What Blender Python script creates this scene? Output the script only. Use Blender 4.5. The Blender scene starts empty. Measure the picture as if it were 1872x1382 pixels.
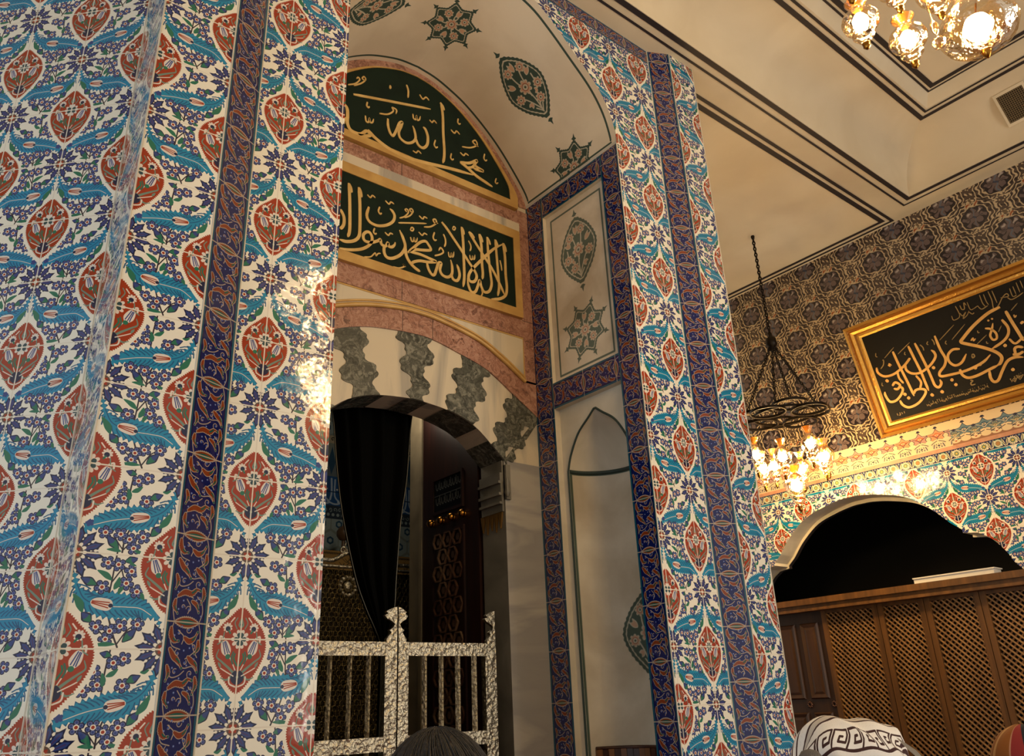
import bpy, math, random
import numpy as np
from mathutils import Matrix, Vector
random.seed(7)
rng = np.random.default_rng(7)
PI = math.pi
SC = bpy.context.scene
COL = SC.collection
# ---------------------------------------------------------------- camera, world, lights, exposure
S = 2.4            # metres per plan unit
H0 = 1.65          # eye height of the camera above the floor
cam = bpy.data.cameras.new('camera')
cam.sensor_fit = 'HORIZONTAL'
cam.sensor_width = 36.0
cam.lens = 36.0 * 1470.64 / 1872.0
cam.clip_start = 0.05
cam.clip_end = 100
camo = bpy.data.objects.new('camera', cam)
COL.objects.link(camo)
RIGHT = Vector((0.78113435, -0.62315658, -0.03879452))
UP = Vector((-0.20682615, -0.31688460, 0.92563875))
FWD = Vector((0.58911126, 0.71502450, 0.37641452))
m = Matrix.Identity(4)
for i in range(3):
    m[i][0], m[i][1], m[i][2] = RIGHT[i], UP[i], -FWD[i]
m[0][3], m[1][3], m[2][3] = 0, 0, H0
camo.matrix_world = m
SC.camera = camo
vs = SC.view_settings
vs.view_transform = 'Standard'
vs.look = 'None'
vs.gamma = 1.0
vs.use_curve_mapping = False
vs.exposure = 0.0
wd = bpy.data.worlds.new('world')
SC.world = wd
wd.use_nodes = True
bg = wd.node_tree.nodes['Background']
bg.inputs[0].default_value = (1.0, 0.90, 0.75, 1)
bg.inputs[1].default_value = 0.62

def area(name, loc, target, sx, sy, power, col):
    l = bpy.data.lights.new(name, 'AREA')
    l.shape = 'RECTANGLE'
    l.size, l.size_y, l.energy, l.color = sx, sy, power, col
    o = bpy.data.objects.new(name, l)
    COL.objects.link(o)
    o.location = loc
    d = Vector(target) - Vector(loc)
    o.rotation_euler = d.to_track_quat('-Z', 'Y').to_euler()
    return o
# daylight of the window on the left, and an added fill behind the viewer
area('window_daylight_left', (-3.2, 1.1, 2.3), (0.0, 2.7, 1.7), 1.6, 2.4, 52, (0.62, 0.82, 1.0))
area('added_fill_behind', (5.0, -3.2, 2.5), (2.2, 2.6, 2.2), 1.8, 2.2, 112, (1.0, 0.94, 0.84))

def conv(p):
    return (p[0]*S, p[1]*S, p[2]*S + H0)
FLOOR = -H0/S

# ---------------------------------------------------------------- mesh helpers
class MB:
    def __init__(self):
        self.v = []; self.f = []; self.uv = []; self.mi = []; self.sm = []
    def face(self, pts, uv=None, mi=0, smooth=False):
        b = len(self.v)
        self.v += [tuple(p) for p in pts]
        self.f.append(list(range(b, b+len(pts))))
        self.uv.append(uv if uv else [(0, 0)]*len(pts))
        self.mi.append(mi); self.sm.append(smooth)
        return self
    def grid(self, P, UV=None, mi=0, smooth=True, flip=False, wrapu=False):
        n, k = len(P), len(P[0])
        b = len(self.v)
        for r in P:
            self.v += [tuple(p) for p in r]
        for i in range(n if wrapu else n-1):
            i2 = (i+1) % n
            for j in range(k-1):
                q = [(i, j), (i2, j), (i2, j+1), (i, j+1)]
                if flip: q = q[::-1]
                self.f.append([b+a*k+c for a, c in q])
                self.uv.append([UV[a][c] for a, c in q] if UV else [(0, 0)]*4)
                self.mi.append(mi); self.sm.append(smooth)
        return self
    def box(self, a, b, mi=0):
        x0, y0, z0 = [min(p, q) for p, q in zip(a, b)]
        x1, y1, z1 = [max(p, q) for p, q in zip(a, b)]
        c = [(x, y, z) for z in (z0, z1) for y in (y0, y1) for x in (x0, x1)]
        for q in ((0, 2, 3, 1), (4, 5, 7, 6), (0, 1, 5, 4), (1, 3, 7, 5), (3, 2, 6, 7), (2, 0, 4, 6)):
            self.face([c[i] for i in q], mi=mi)
        return self
    def bar(self, p, q, w, t, nrm, mi=0):
        p, q, nrm = Vector(p), Vector(q), Vector(nrm).normalized()
        d = (q-p).normalized(); s = d.cross(nrm).normalized()*w/2; n = nrm*t/2
        c = [p-s-n, p+s-n, p+s+n, p-s+n, q-s-n, q+s-n, q+s+n, q-s+n]
        for k in ((3, 2, 1, 0), (4, 5, 6, 7), (0, 1, 5, 4), (1, 2, 6, 5), (2, 3, 7, 6), (3, 0, 4, 7)):
            self.face([tuple(c[i]) for i in k], mi=mi)
        return self
    def tube(self, path, r, n=8, mi=0, closed=False, smooth=True):
        path = [Vector(p) for p in path]
        N = len(path); rows = []
        ref = None
        for i, p in enumerate(path):
            a = path[i-1] if (i > 0 or closed) else p
            b = path[(i+1) % N] if (i < N-1 or closed) else p
            d = (b-a).normalized()
            if ref is None:
                ref = d.orthogonal().normalized()
            ref = (ref - d*ref.dot(d))
            ref = ref.normalized() if ref.length > 1e-6 else d.orthogonal().normalized()
            s = d.cross(ref)
            rr = r[i] if isinstance(r, (list, tuple)) else r
            rows.append([tuple(p+(ref*math.cos(t)+s*math.sin(t))*rr) for t in [2*PI*k/n for k in range(n+1)]])
        self.grid(rows, mi=mi, smooth=smooth, wrapu=closed, flip=True)
        if not closed:
            self.face(rows[0][:-1][::-1][::-1], mi=mi); self.face(rows[-1][:-1][::-1], mi=mi)
        return self
    def lathe(self, prof, c, n=20, mi=0, axis=(0, 0, 1)):
        ax = Vector(axis).normalized(); u = ax.orthogonal().normalized(); w = ax.cross(u)
        c = Vector(c); rows = []
        for r, h in prof:
            rows.append([tuple(c+ax*h+(u*math.cos(t)+w*math.sin(t))*max(r, 1e-5)) for t in [2*PI*k/n for k in range(n+1)]])
        return self.grid(rows, mi=mi, flip=True)
    def prism(self, poly, fr, t, mi=0, uvf=None, side=True):
        """poly: 2-D outline (counter-clockwise as seen from the front), fr(u,v,d): point at depth d behind the front"""
        f = [fr(u, v, 0) for u, v in poly]; b = [fr(u, v, t) for u, v in poly]
        self.face(f, [uvf(u, v) for u, v in poly] if uvf else None, mi)
        if side:
            n = len(poly)
            for i in range(n):
                j = (i+1) % n
                uv = [uvf(*poly[i]), uvf(*poly[i]), uvf(*poly[j]), uvf(*poly[j])] if uvf else None
                self.face([f[i], b[i], b[j], f[j]], uv, mi)
        return self
    def build(self, name, mats, parent=None, org=None, merge=False):
        o3 = org if org else (parent['_o'][:] if parent is not None and '_o' in parent else (0, 0, 0))
        V = np.array(self.v, dtype=float)
        V = V*S + np.array([0, 0, H0]) - np.array(o3)
        me = bpy.data.meshes.new(name)
        me.from_pydata(V.tolist(), [], self.f)
        if not isinstance(mats, (list, tuple)): mats = [mats]
        for mm in mats: me.materials.append(mm)
        ul = me.uv_layers.new(name='UVMap')
        flat = np.array([c for u in self.uv for c in u], dtype=np.float32).ravel()
        ul.data.foreach_set('uv', flat)
        me.polygons.foreach_set('material_index', self.mi)
        me.polygons.foreach_set('use_smooth', self.sm)
        me.update()
        o = bpy.data.objects.new(name, me)
        COL.objects.link(o)
        if parent is not None:
            o.parent = parent
            o['_o'] = list(o3)
        else:
            o.location = o3; o['_o'] = list(o3)
        return o

def tag(o, label, cat, group=None):
    o['label'] = label; o['category'] = cat
    if group: o['group'] = group
    return o
def thing(name, label, cat, loc, group=None):
    o = bpy.data.objects.new(name, None)
    o.empty_display_size = 0.1
    COL.objects.link(o)
    w = conv(loc); o.location = w; o['_o'] = list(w)
    return tag(o, label, cat, group)
def struct(name, mb, mats, parent=None):
    o = mb.build(name, mats, parent)
    if parent is None: o['kind'] = 'structure'
    return o
def smooth(pts, n=8, closed=False):
    P = [np.array(p, float) for p in pts]
    if len(P) < 3 and not closed: return [tuple(p) for p in P]
    out = []; N = len(P)
    for i in range(N if closed else N-1):
        p0 = P[(i-1) % N] if (closed or i > 0) else 2*P[0]-P[1]
        p1, p2 = P[i], P[(i+1) % N]
        p3 = P[(i+2) % N] if (closed or i < N-2) else 2*P[-1]-P[-2]
        for k in range(n):
            t = k/n
            out.append(tuple(0.5*((2*p1)+(-p0+p2)*t+(2*p0-5*p1+4*p2-p3)*t*t+(-p0+3*p1-3*p2+p3)*t**3)))
    if not closed: out.append(tuple(P[-1]))
    return out

# ---------------------------------------------------------------- painter: draws the glazed patterns into images computed here
class Paint:
    def __init__(self, W, H, x0, x1, y0, y1, bgc, ss=2):
        self.w, self.h, self.ss = W*ss, H*ss, ss
        self.x0, self.y0 = x0, y0
        self.kx, self.ky = self.w/(x1-x0), self.h/(y1-y0)
        self.a = np.empty((self.h, self.w, 3), np.float32); self.a[:] = bgc
    def _px(self, pts):
        p = np.array(pts, float)
        return np.stack([(p[:, 0]-self.x0)*self.kx, (p[:, 1]-self.y0)*self.ky], 1)
    def poly(self, pts, col):
        p = self._px(pts)
        a0, a1 = int(max(0, p[:, 0].min()-1)), int(min(self.w, p[:, 0].max()+2))
        b0, b1 = int(max(0, p[:, 1].min()-1)), int(min(self.h, p[:, 1].max()+2))
        if a1 <= a0 or b1 <= b0: return self
        X = (np.arange(a0, a1)+.5)[None, :]; Y = (np.arange(b0, b1)+.5)[:, None]
        ins = np.zeros((b1-b0, a1-a0), bool)
        n = len(p)
        for i in range(n):
            xa, ya = p[i]; xb, yb = p[(i+1) % n]
            if ya == yb: continue
            c = (ya > Y) != (yb > Y)
            r = np.nonzero(c[:, 0])[0]
            if len(r) == 0: continue
            r0, r1 = r[0], r[-1]+1
            xi = xa+(Y[r0:r1]-ya)*(xb-xa)/(yb-ya)
            ins[r0:r1] ^= c[r0:r1] & (X < xi)
        self.a[b0:b1, a0:a1][ins] = col
        return self
    def stroke(self, pts, w, col, sm=6):
        pts = smooth(pts, sm) if sm and len(pts) > 2 else pts
        p = self._px(pts); N = len(p)
        for i in range(N-1):
            ww = (w if not isinstance(w, tuple) else w[0]+(w[1]-w[0])*i/max(1, N-2))
            r = ww*self.kx/2
            a, b = p[i], p[i+1]
            x0, x1 = int(max(0, min(a[0], b[0])-r-1)), int(min(self.w, max(a[0], b[0])+r+2))
            y0, y1 = int(max(0, min(a[1], b[1])-r-1)), int(min(self.h, max(a[1], b[1])+r+2))
            if x1 <= x0 or y1 <= y0: continue
            X = (np.arange(x0, x1)+.5)[None, :]; Y = (np.arange(y0, y1)+.5)[:, None]
            d = b-a; L = d@d
            t = np.clip(((X-a[0])*d[0]+(Y-a[1])*d[1])/(L if L else 1), 0, 1)
            q = (X-a[0]-t*d[0])**2+(Y-a[1]-t*d[1])**2
            self.a[y0:y1, x0:x1][q <= r*r] = col
        return self
    def disc(self, c, r, col):
        return self.poly([(c[0]+r*math.cos(t), c[1]+r*math.sin(t)) for t in np.linspace(0, 2*PI, 18)[:-1]], col)
    def petals(self, c, r, n, col, k=.35, rot=0., inner=.62):
        """scalloped rosette outline"""
        pts = []
        for t in np.linspace(0, 2*PI, n*8+1)[:-1]:
            q = r*(inner+(1-inner)*abs(math.cos(n*t/2))**k)
            pts.append((c[0]+q*math.cos(t+rot), c[1]+q*math.sin(t+rot)))
        return self.poly(pts, col)
    def fade(self, col, k):
        self.a = self.a*(1-k)+np.asarray(col, np.float32)*k
        return self
    def image(self, name, mirror=False):
        s = self.ss
        a = self.a.reshape(self.h//s, s, self.w//s, s, 3).mean((1, 3))
        if mirror: a = np.concatenate([a, a[:, ::-1]], 1)
        h, w = a.shape[:2]
        im = bpy.data.images.new(name, w, h, alpha=False)
        out = np.ones((h, w, 4), np.float32); out[..., :3] = np.clip(a/255., 0, 1)
        im.pixels.foreach_set(out.ravel()); im.update(); im.pack()
        return im
def rgb(r, g, b): return np.array([r, g, b], np.float32)
WHITE = rgb(238, 232, 214); TURQ = rgb(22, 134, 172); TURD = rgb(12, 84, 128); COB = rgb(46, 66, 128); NAVY = rgb(24, 28, 64)
RED = rgb(156, 50, 18); GREEN = rgb(36, 112, 86); STEM = rgb(44, 34, 44); LILAC = rgb(104, 112, 168); PINKW = rgb(226, 214, 200)

def teeth(pts, amp, step):
    """saw-toothed copy of a closed outline"""
    P = np.array(smooth(pts, 10, True)); P = np.vstack([P, P[:1]])
    s = np.r_[0, np.cumsum(np.hypot(*np.diff(P, axis=0).T))]
    n = max(8, int(s[-1]/step)); t = np.linspace(0, s[-1], n*2+1)[:-1]
    x, y = np.interp(t, s, P[:, 0]), np.interp(t, s, P[:, 1])
    dx, dy = np.gradient(x), np.gradient(y); l = np.hypot(dx, dy)+1e-9
    area2 = np.sum(P[:-1, 0]*P[1:, 1]-P[1:, 0]*P[:-1, 1])
    sg = 1 if area2 > 0 else -1
    k = np.where(np.arange(len(t)) % 2 == 0, amp, -amp*.3)
    return list(zip(x+sg*dy/l*k, y-sg*dx/l*k))

def blossom(P, c, r=.07, core=None, seed=0):
    P.petals(c, r, 5, NAVY, .5, rot=seed*.7)
    for k in range(5):
        t = seed*.7+2*PI*k/5
        P.disc((c[0]+r*.6*math.cos(t), c[1]+r*.6*math.sin(t)), r*.26, LILAC)
        P.disc((c[0]+r*.62*math.cos(t), c[1]+r*.62*math.sin(t)), r*.17, COB)
    P.disc(c, r*.36, WHITE); P.disc(c, r*.22, RED if core is None else core)
def bud(P, a, b, w, half=True):
    a, b = np.array(a), np.array(b); d = b-a; n = np.array([-d[1], d[0]])
    n = n/np.hypot(*n)
    o = lambda t, k: tuple(a+d*t+n*k*w)
    P.poly(smooth([o(0, 0), o(.25, .7), o(.5, 1), o(.8, .5), o(1, 0), o(.8, -.5), o(.5, -1), o(.25, -.7)], 4, True), NAVY)
    P.poly(smooth([o(.05, 0), o(.3, .55), o(.5, .7), o(.62, 0), o(.5, -.7), o(.3, -.55)], 4, True), GREEN)
    P.poly(smooth([o(.5, .55), o(.8, .3), o(.92, 0), o(.8, -.3), o(.5, -.55)], 4, True), COB if half else GREEN)
def leafy(P, a, b, w):
    a, b = np.array(a), np.array(b); d = b-a; n = np.array([-d[1], d[0]]); n = n/np.hypot(*n)
    o = lambda t, k: tuple(a+d*t+n*k*w)
    P.poly(smooth([o(0, 0), o(.35, 1), o(.7, .8), o(1, 0), o(.6, -.4), o(.3, -.5)], 4, True), GREEN)
def saz(P, outline, mid, tul):
    """feathery turquoise leaf with a tulip on its midrib"""
    Q = np.array(smooth(mid, 8)); w_ = []
    for p in outline:
        p = np.array(p); m_ = Q[np.argmin(((Q-p)**2).sum(1))]; w_.append(tuple(m_+(p-m_)*(1.22 if np.hypot(*(p-m_)) < .16 else 1.)))
    outline = w_
    P.poly(teeth(outline, .034, .058), TURD)
    P.poly(teeth(outline, .014, .058), TURQ)
    M = smooth(mid, 8)
    O = np.array(smooth(outline, 6, True))
    for i in range(2, len(M)-2, 3):
        p = np.array(M[i]); d = np.array(M[i+1])-np.array(M[i-1]); d = d/np.hypot(*d); n = np.array([-d[1], d[0]])
        for sg in (1, -1):
            P.stroke([tuple(p+n*sg*.035-d*.02), tuple(p+n*sg*.07+d*.01), tuple(p+n*sg*.10+d*.055)], .014, TURD, 0)
    P.stroke(mid, .012, TURD)
    P.stroke(mid[len(mid)//2:], .009, PINKW)
    t, s = np.array(tul[0]), np.array(tul[1]); d = s-t; n = np.array([-d[1], d[0]])
    P.poly(smooth([tuple(t-d*.1), tuple(t+d*.1+n*.30), tuple(t+d*.75+n*.26), tuple(s), tuple(t+d*.75-n*.26), tuple(t+d*.1-n*.30)], 4, True), PINKW)
    for k in (-.14, 0, .14):
        P.stroke([tuple(t+d*.1+n*k), tuple(s-d*.08+n*k*.4)], .012, RED, 0)
    P.disc(tuple(t), .022, NAVY)
def daisy(P, c, hi=.28):
    P.disc(c, hi*.52, NAVY)
    for k in range(12):
        t = 2*PI*k/12+.13
        d = np.array([math.cos(t), math.sin(t)]); n = np.array([-d[1], d[0]]); cc = np.array(c)
        o = lambda a, b: tuple(cc+d*a*hi+n*b*hi)
        P.poly([o(.3, -.07), o(.44, -.13), o(.52, -.11), o(.60, -.165), o(.68, -.125), o(.77, -.175), o(.84, -.10), o(1.06, 0), o(.84, .10), o(.77, .175), o(.68, .125), o(.60, .165), o(.52, .11), o(.44, .13), o(.3, .07)], NAVY)
        P.poly([o(.36, -.05), o(.5, -.075), o(.72, -.105), o(.92, 0), o(.72, .105), o(.5, .075), o(.36, .05)], COB)
        P.stroke([o(.35, 0), o(.75, 0)], .012, rgb(72, 52, 96), 0)
    P.petals(c, hi*.42, 12, WHITE, .6); P.disc(c, hi*.28, rgb(96, 76, 66)); P.petals(c, hi*.22, 8, RED, .7)
    P.disc(c, hi*.1, WHITE)
def mandorla(P, c, hw=.325, up=.36, dn=.6):
    """red pointed oval with carnations and tulips"""
    x, y = c
    out = [(x, y+up+.01), (x+hw*.42, y+up*.72), (x+hw*.84, y+up*.3), (x+hw, y-.07), (x+hw*.88, y-dn*.42), (x+hw*.5, y-dn*.76), (x, y-dn-.01),
           (x-hw*.5, y-dn*.76), (x-hw*.88, y-dn*.42), (x-hw, y-.07), (x-hw*.84, y+up*.3), (x-hw*.42, y+up*.72)]
    P.poly([(x+(a-x)*1.16, y+(b-y)*1.13) for a, b in smooth(out, 6, True)], WHITE)
    P.poly(teeth(out, .014, .028), RED)
    GG = rgb(112, 138, 122)
    for s in (1, -1):
        P.stroke([(x, y-dn*.72), (x+s*.1, y-.34), (x+s*.2, y-.26), (x+s*.27, y-.2), (x+s*.25, y-.12)], (.034, .012), GG)
        P.stroke([(x, y-dn*.7), (x+s*.07, y-.28), (x+s*.14, y-.16)], .013, PINKW)
        P.stroke([(x+s*.03, y-dn*.62), (x+s*.12, y-.46), (x+s*.2, y-.44)], (.034, .01), GG)
        P.stroke([(x+s*.02, y-.3), (x+s*.06, y-.22), (x+s*.05, y-.17)], .02, GREEN)
        tb = np.array([x+s*.135, y-.2]); tt = np.array([x+s*.2, y-.02]); d = tt-tb; n = np.array([-d[1], d[0]])
        P.poly(smooth([tuple(tb), tuple(tb+d*.35+n*.3), tuple(tb+d*.9+n*.22), tuple(tt), tuple(tb+d*.9-n*.2), tuple(tb+d*.35-n*.3)], 4, True), PINKW)
        for k in (-.12, .04, .16): P.stroke([tuple(tb+d*.2+n*k), tuple(tb+d*.92+n*k*.6)], .012, COB, 0)
        P.disc(tuple(tb), .03, GREEN)
        P.stroke([(x+s*.25, y-.03), (x+s*.245, y+.03), (x+s*.2, y+.01)], .022, PINKW)
        P.petals((x+s*.165, y+.135), .06, 9, PINKW, .6); P.disc((x+s*.16, y+.12), .03, NAVY)
        P.stroke([(x+s*.13, y+.07), (x+s*.15, y+.1)], .02, GREEN)
        P.stroke([(x+s*.13, y+.2), (x+s*.09, y+.25)], .016, PINKW)
        P.poly(smooth([(x, y-dn*.86), (x+s*.07, y-dn*.80), (x+s*.075, y-dn*.68), (x+s*.03, y-dn*.6), (x, y-dn*.66)], 4, True), NAVY)
        P.stroke([(x+s*.02, y-dn*.9), (x+s*.09, y-dn*.84), (x+s*.1, y-dn*.72)], .018, PINKW)
    for s in (1, -1):
        P.stroke([(x+s*.2, y+.08), (x+s*.22, y-.02), (x+s*.27, y-.06)], .014, GG)
        P.stroke([(x+s*.05, y-.42), (x+s*.16, y-.36), (x+s*.21, y-.33)], .013, PINKW)
        P.poly(smooth([(x+s*.21, y-.33), (x+s*.24, y-.30), (x+s*.245, y-.26), (x+s*.21, y-.29)], 4, True), GG)
        P.stroke([(x+s*.07, y-.15), (x+s*.09, y-.22), (x+s*.07, y-.28)], .02, rgb(60, 100, 84))
        P.stroke([(x+s*.05, y+.12), (x+s*.08, y+.19), (x+s*.05, y+.25)], .013, GG)
    P.petals((x, y), .115, 10, PINKW, .6); P.petals((x, y), .078, 5, rgb(40, 70, 76), .5, inner=.4); P.disc((x, y), .02, PINKW)
    P.poly(smooth([(x-.035, y+.16), (x, y+.13), (x+.035, y+.16), (x+.02, y+.22), (x, y+.26), (x-.02, y+.22)], 4, True), GG)
    P.disc((x, y+.17), .016, NAVY)

def paint_tile():
    P = Paint(512, 1024, 0, 1, 0, 2, WHITE)
    # lower tile: flower lower left, red oval upper left
    P.stroke([(.615, .5), (.6, .75), (.585, 1.06)], .016, STEM); P.stroke([(.60, .7), (.5, .86), (.42, .82)], .014, STEM)
    P.stroke([(.52, .84), (.46, .7), (.34, .6), (.31, .52)], .014, STEM); P.stroke([(.6, .58), (.68, .64), (.76, .67)], .013, STEM)
    P.stroke([(.46, .02), (.52, .15), (.59, .34)], .018, STEM); P.stroke([(.47, .05), (.38, .2), (.29, .25)], .014, STEM); P.stroke([(.5, .11), (.62, .15), (.69, .22)], .014, STEM)
    saz(P, [(.07, .25), (.116, .335), (.25, .34), (.4, .345), (.56, .345), (.71, .37), (.82, .42), (.916, .55), (.975, .78), (.93, .68), (.88, .6), (.765, .566), (.615, .56), (.466, .55), (.32, .525), (.215, .475), (.13, .41)],
        [(.93, .66), (.85, .52), (.72, .46), (.55, .44), (.40, .44), (.28, .43), (.16, .36)], ((.58, .45), (.78, .485)))
    P.petals((.075, .40), .045, 5, COB, .5)
    for i, (c, r) in enumerate([((.558, .894), .07), ((.665, .907), .07), ((.417, .828), .073), ((.455, .695), .073), ((.337, .61), .073), ((.69, .642), .073),
                                ((.289, .258), .068), ((.459, .238), .072), ((.555, .185), .07), ((.585, .1), .068), ((.694, .225), .072)]):
        blossom(P, c, r*1.12, seed=i)
    bud(P, (.5, .93), (.36, .975), .045); bud(P, (.74, .66), (.91, .735), .05); bud(P, (.745, .27), (.85, .375), .055); leafy(P, (.84, .37), (.955, .56), .05)
    bud(P, (.42, .07), (.29, .22), .05); leafy(P, (.60, .72), (.76, .82), .04); leafy(P, (.57, .62), (.53, .76), .04); leafy(P, (.48, .05), (.72, .03), .03)
    leafy(P, (.29, .60), (.25, .52), .03); leafy(P, (.48, .66), (.52, .57), .03); leafy(P, (.46, .93), (.37, .89), .02)
    # upper tile: red oval lower left, flower upper left
    y = 1.
    P.stroke([(.55, y+.5), (.545, y+.75), (.52, y+1.0)], .017, STEM); P.stroke([(.54, y+.66), (.62, y+.8), (.66, y+.84)], .014, STEM); P.stroke([(.64, y+.83), (.7, y+.68), (.76, y+.55)], .014, STEM)
    P.stroke([(.54, y+.03), (.53, y+.18), (.47, y+.36)], .018, STEM); P.stroke([(.54, y+.05), (.46, y+.15), (.35, y+.22)], .014, STEM); P.stroke([(.54, y+.06), (.6, y+.14), (.64, y+.2)], .012, STEM)
    saz(P, [(.035, y+.82), (.093, y+.68), (.163, y+.58), (.29, y+.546), (.46, y+.532), (.62, y+.485), (.757, y+.44), (.853, y+.37), (.93, y+.29), (.965, y+.18), (.90, y+.26), (.82, y+.29), (.706, y+.30), (.55, y+.305), (.395, y+.32), (.284, y+.36), (.188, y+.46), (.1, y+.56), (.06, y+.66)],
        [(.08, y+.66), (.16, y+.54), (.28, y+.46), (.42, y+.43), (.56, y+.405), (.7, y+.37), (.86, y+.31)], ((.49, y+.42), (.30, y+.455)))
    P.petals((.905, y+.33), .045, 5, COB, .5)
    for i, (c, r) in enumerate([((.36, y+.63), .073), ((.60, y+.64), .07), ((.655, y+.77), .073), ((.73, y+.585), .07), ((.376, y+.9), .07), ((.475, y+.86), .07),
                                ((.346, y+.215), .075), ((.483, y+.18), .07), ((.43, y+.083), .07), ((.58, y+.23), .07), ((.735, y+.236), .07)]):
        blossom(P, c, r*1.12, seed=i+3)
    bud(P, (.33, y+.66), (.19, y+.73), .05); bud(P, (.27, y+.23), (.16, y+.37), .055); leafy(P, (.19, y+.33), (.075, y+.53), .05); bud(P, (.58, y+.06), (.72, y+.21), .05)
    bud(P, (.5, y+.93), (.62, y+.96), .04); leafy(P, (.53, y+.72), (.42, y+.8), .035); leafy(P, (.55, y+.62), (.57, y+.76), .035); leafy(P, (.55, y+.04), (.7, y+.05), .03)
    leafy(P, (.72, y+.72), (.76, y+.63), .03); leafy(P, (.2, y+.76), (.11, y+.79), .03); leafy(P, (.42, y+.06), (.31, y+.04), .025)
    for c in ((0, 0), (1, 1), (0, 2)): daisy(P, c)
    for c in ((0, 1), (1, 0), (1, 2)): mandorla(P, c)
    # grout of the tile joints
    G = rgb(226, 217, 198)
    for yy in (0, 1, 2): P.stroke([(0, yy), (1, yy)], .018, G, 0)
    for xx in (0, 1): P.stroke([(xx, 0), (xx, 2)], .018, G, 0)
    return P.image('iznik_tile', mirror=True)

def curl(P, c, r, col, w, a0=0, turns=1.1, sg=1):
    P.stroke([(c[0]+r*(1-t)*math.cos(a0+sg*2*PI*turns*t), c[1]+r*(1-t)*math.sin(a0+sg*2*PI*turns*t)) for t in np.linspace(0, .85, 12)], w, col, 0)
def paint_strip():
    """one cobalt border tile: x 0..0.6 across, y 0..1 along"""
    FLD = rgb(16, 25, 84)
    P = Paint(384, 640, 0, .6, 0, 1, FLD)
    W2 = rgb(172, 154, 134); RD = rgb(126, 54, 24); GR = rgb(18, 84, 76); LB = rgb(74, 96, 164); DB = rgb(14, 16, 60)
    P.poly([(0, 0), (.042, 0), (.042, 1), (0, 1)], rgb(22, 78, 100)); P.poly([(.558, 0), (.6, 0), (.6, 1), (.558, 1)], rgb(22, 78, 100))
    for x in (.052, .548): P.stroke([(x, 0), (x, 1)], .016, DB, 0)
    for a in ([(.12, 1.0), (.085, .86), (.12, .74), (.24, .70)], [(.48, 1.0), (.52, .86), (.49, .72), (.40, .64), (.33, .60)], [(.12, 0), (.085, .14), (.12, .26), (.24, .31), (.36, .28)], [(.48, 0), (.52, .12), (.49, .24), (.42, .30)],
              [(.14, .66), (.2, .56), (.32, .50), (.44, .52), (.51, .46)], [(.09, .46), (.16, .40), (.26, .42), (.33, .47)], [(.50, .62), (.44, .70), (.40, .80)], [(.2, .9), (.28, .84), (.26, .76)], [(.3, .1), (.33, .18), (.27, .26)]):
        P.stroke(a, .012, W2)
    clouds = [([(.09, .93), (.10, .85), (.15, .79), (.21, .79)], .05), ([(.29, .83), (.36, .79), (.43, .82), (.48, .90)], .05), ([(.50, .80), (.505, .72), (.46, .66)], .042),
              ([(.10, .70), (.16, .62), (.23, .57), (.29, .50)], .055), ([(.37, .62), (.43, .58), (.49, .54), (.52, .46)], .05), ([(.085, .52), (.11, .44), (.085, .36)], .04),
              ([(.14, .29), (.23, .34), (.33, .33), (.40, .38), (.46, .37)], .055), ([(.50, .40), (.515, .31), (.48, .22)], .042), ([(.105, .24), (.10, .16), (.15, .09)], .04), ([(.35, .24), (.42, .20), (.46, .12)], .042)]
    for i, (pts, w) in enumerate(clouds):
        S_ = smooth(pts, 7); n = len(S_)
        ww = [1.02*w*(.35+.65*math.sin(PI*min(1, (j+1)/(n*.8)))**.7) if j < n*.8 else w*.35 for j in range(n)]
        for j in range(n):
            P.disc(S_[j], ww[j]*.5+.008, W2)
            if j % 2 == 0:
                d = np.array(S_[min(j+1, n-1)])-np.array(S_[max(j-1, 0)]); d = d/(np.hypot(*d)+1e-9); nn = np.array([-d[1], d[0]])*(1 if i % 2 else -1)
                P.disc(tuple(np.array(S_[j])+nn*ww[j]*.38), ww[j]*.30+.007, W2)
        for j in range(n):
            P.disc(S_[j], ww[j]*.5, RD)
            if j % 2 == 0:
                d = np.array(S_[min(j+1, n-1)])-np.array(S_[max(j-1, 0)]); d = d/(np.hypot(*d)+1e-9); nn = np.array([-d[1], d[0]])*(1 if i % 2 else -1)
                P.disc(tuple(np.array(S_[j])+nn*ww[j]*.38), ww[j]*.28, RD)
        P.stroke([tuple(np.array(q)+np.array([.006, .008])) for q in S_[n//2:n//2+6]], w*.38, GR, 0); P.disc(S_[-1], w*.28, GR)
    for yy in (0, 1):
        lens = lambda a, b: smooth([(.3-a, yy), (.3-a*.5, yy+b*.8), (.3, yy+b), (.3+a*.5, yy+b*.8), (.3+a, yy), (.3+a*.5, yy-b*.8), (.3, yy-b), (.3-a*.5, yy-b*.8)], 4, True)
        P.poly(teeth(lens(.18, .066), .008, .03), W2); P.poly(lens(.165, .052), RD); P.poly(smooth([(.16, yy), (.3, yy+.03), (.44, yy), (.3, yy-.03)], 4, True), GR); P.stroke([(.2, yy), (.4, yy)], .008, rgb(60, 120, 100), 0)
    for i, (c, r, a) in enumerate([((.34, .92), .045, 0), ((.21, .66), .04, 2), ((.42, .44), .045, 4), ((.2, .46), .036, 1), ((.31, .145), .045, 3), ((.43, .74), .034, 5), ((.2, .88), .03, 2), ((.22, .17), .03, 0), ((.33, .56), .028, 1), ((.45, .29), .026, 3)]):
        curl(P, c, r, W2, .0095, a, sg=1 if i % 2 else -1); P.disc(c, .013, LB)
    for c in ((.145, .85), (.4, .94), (.3, .69), (.46, .60), (.16, .5), (.36, .53), (.22, .24), (.41, .26), (.16, .14), (.27, .39), (.5, .08), (.24, .95), (.38, .72), (.13, .33)): P.disc(c, .013, LB); P.disc(c, .007, rgb(150, 160, 190))
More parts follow.
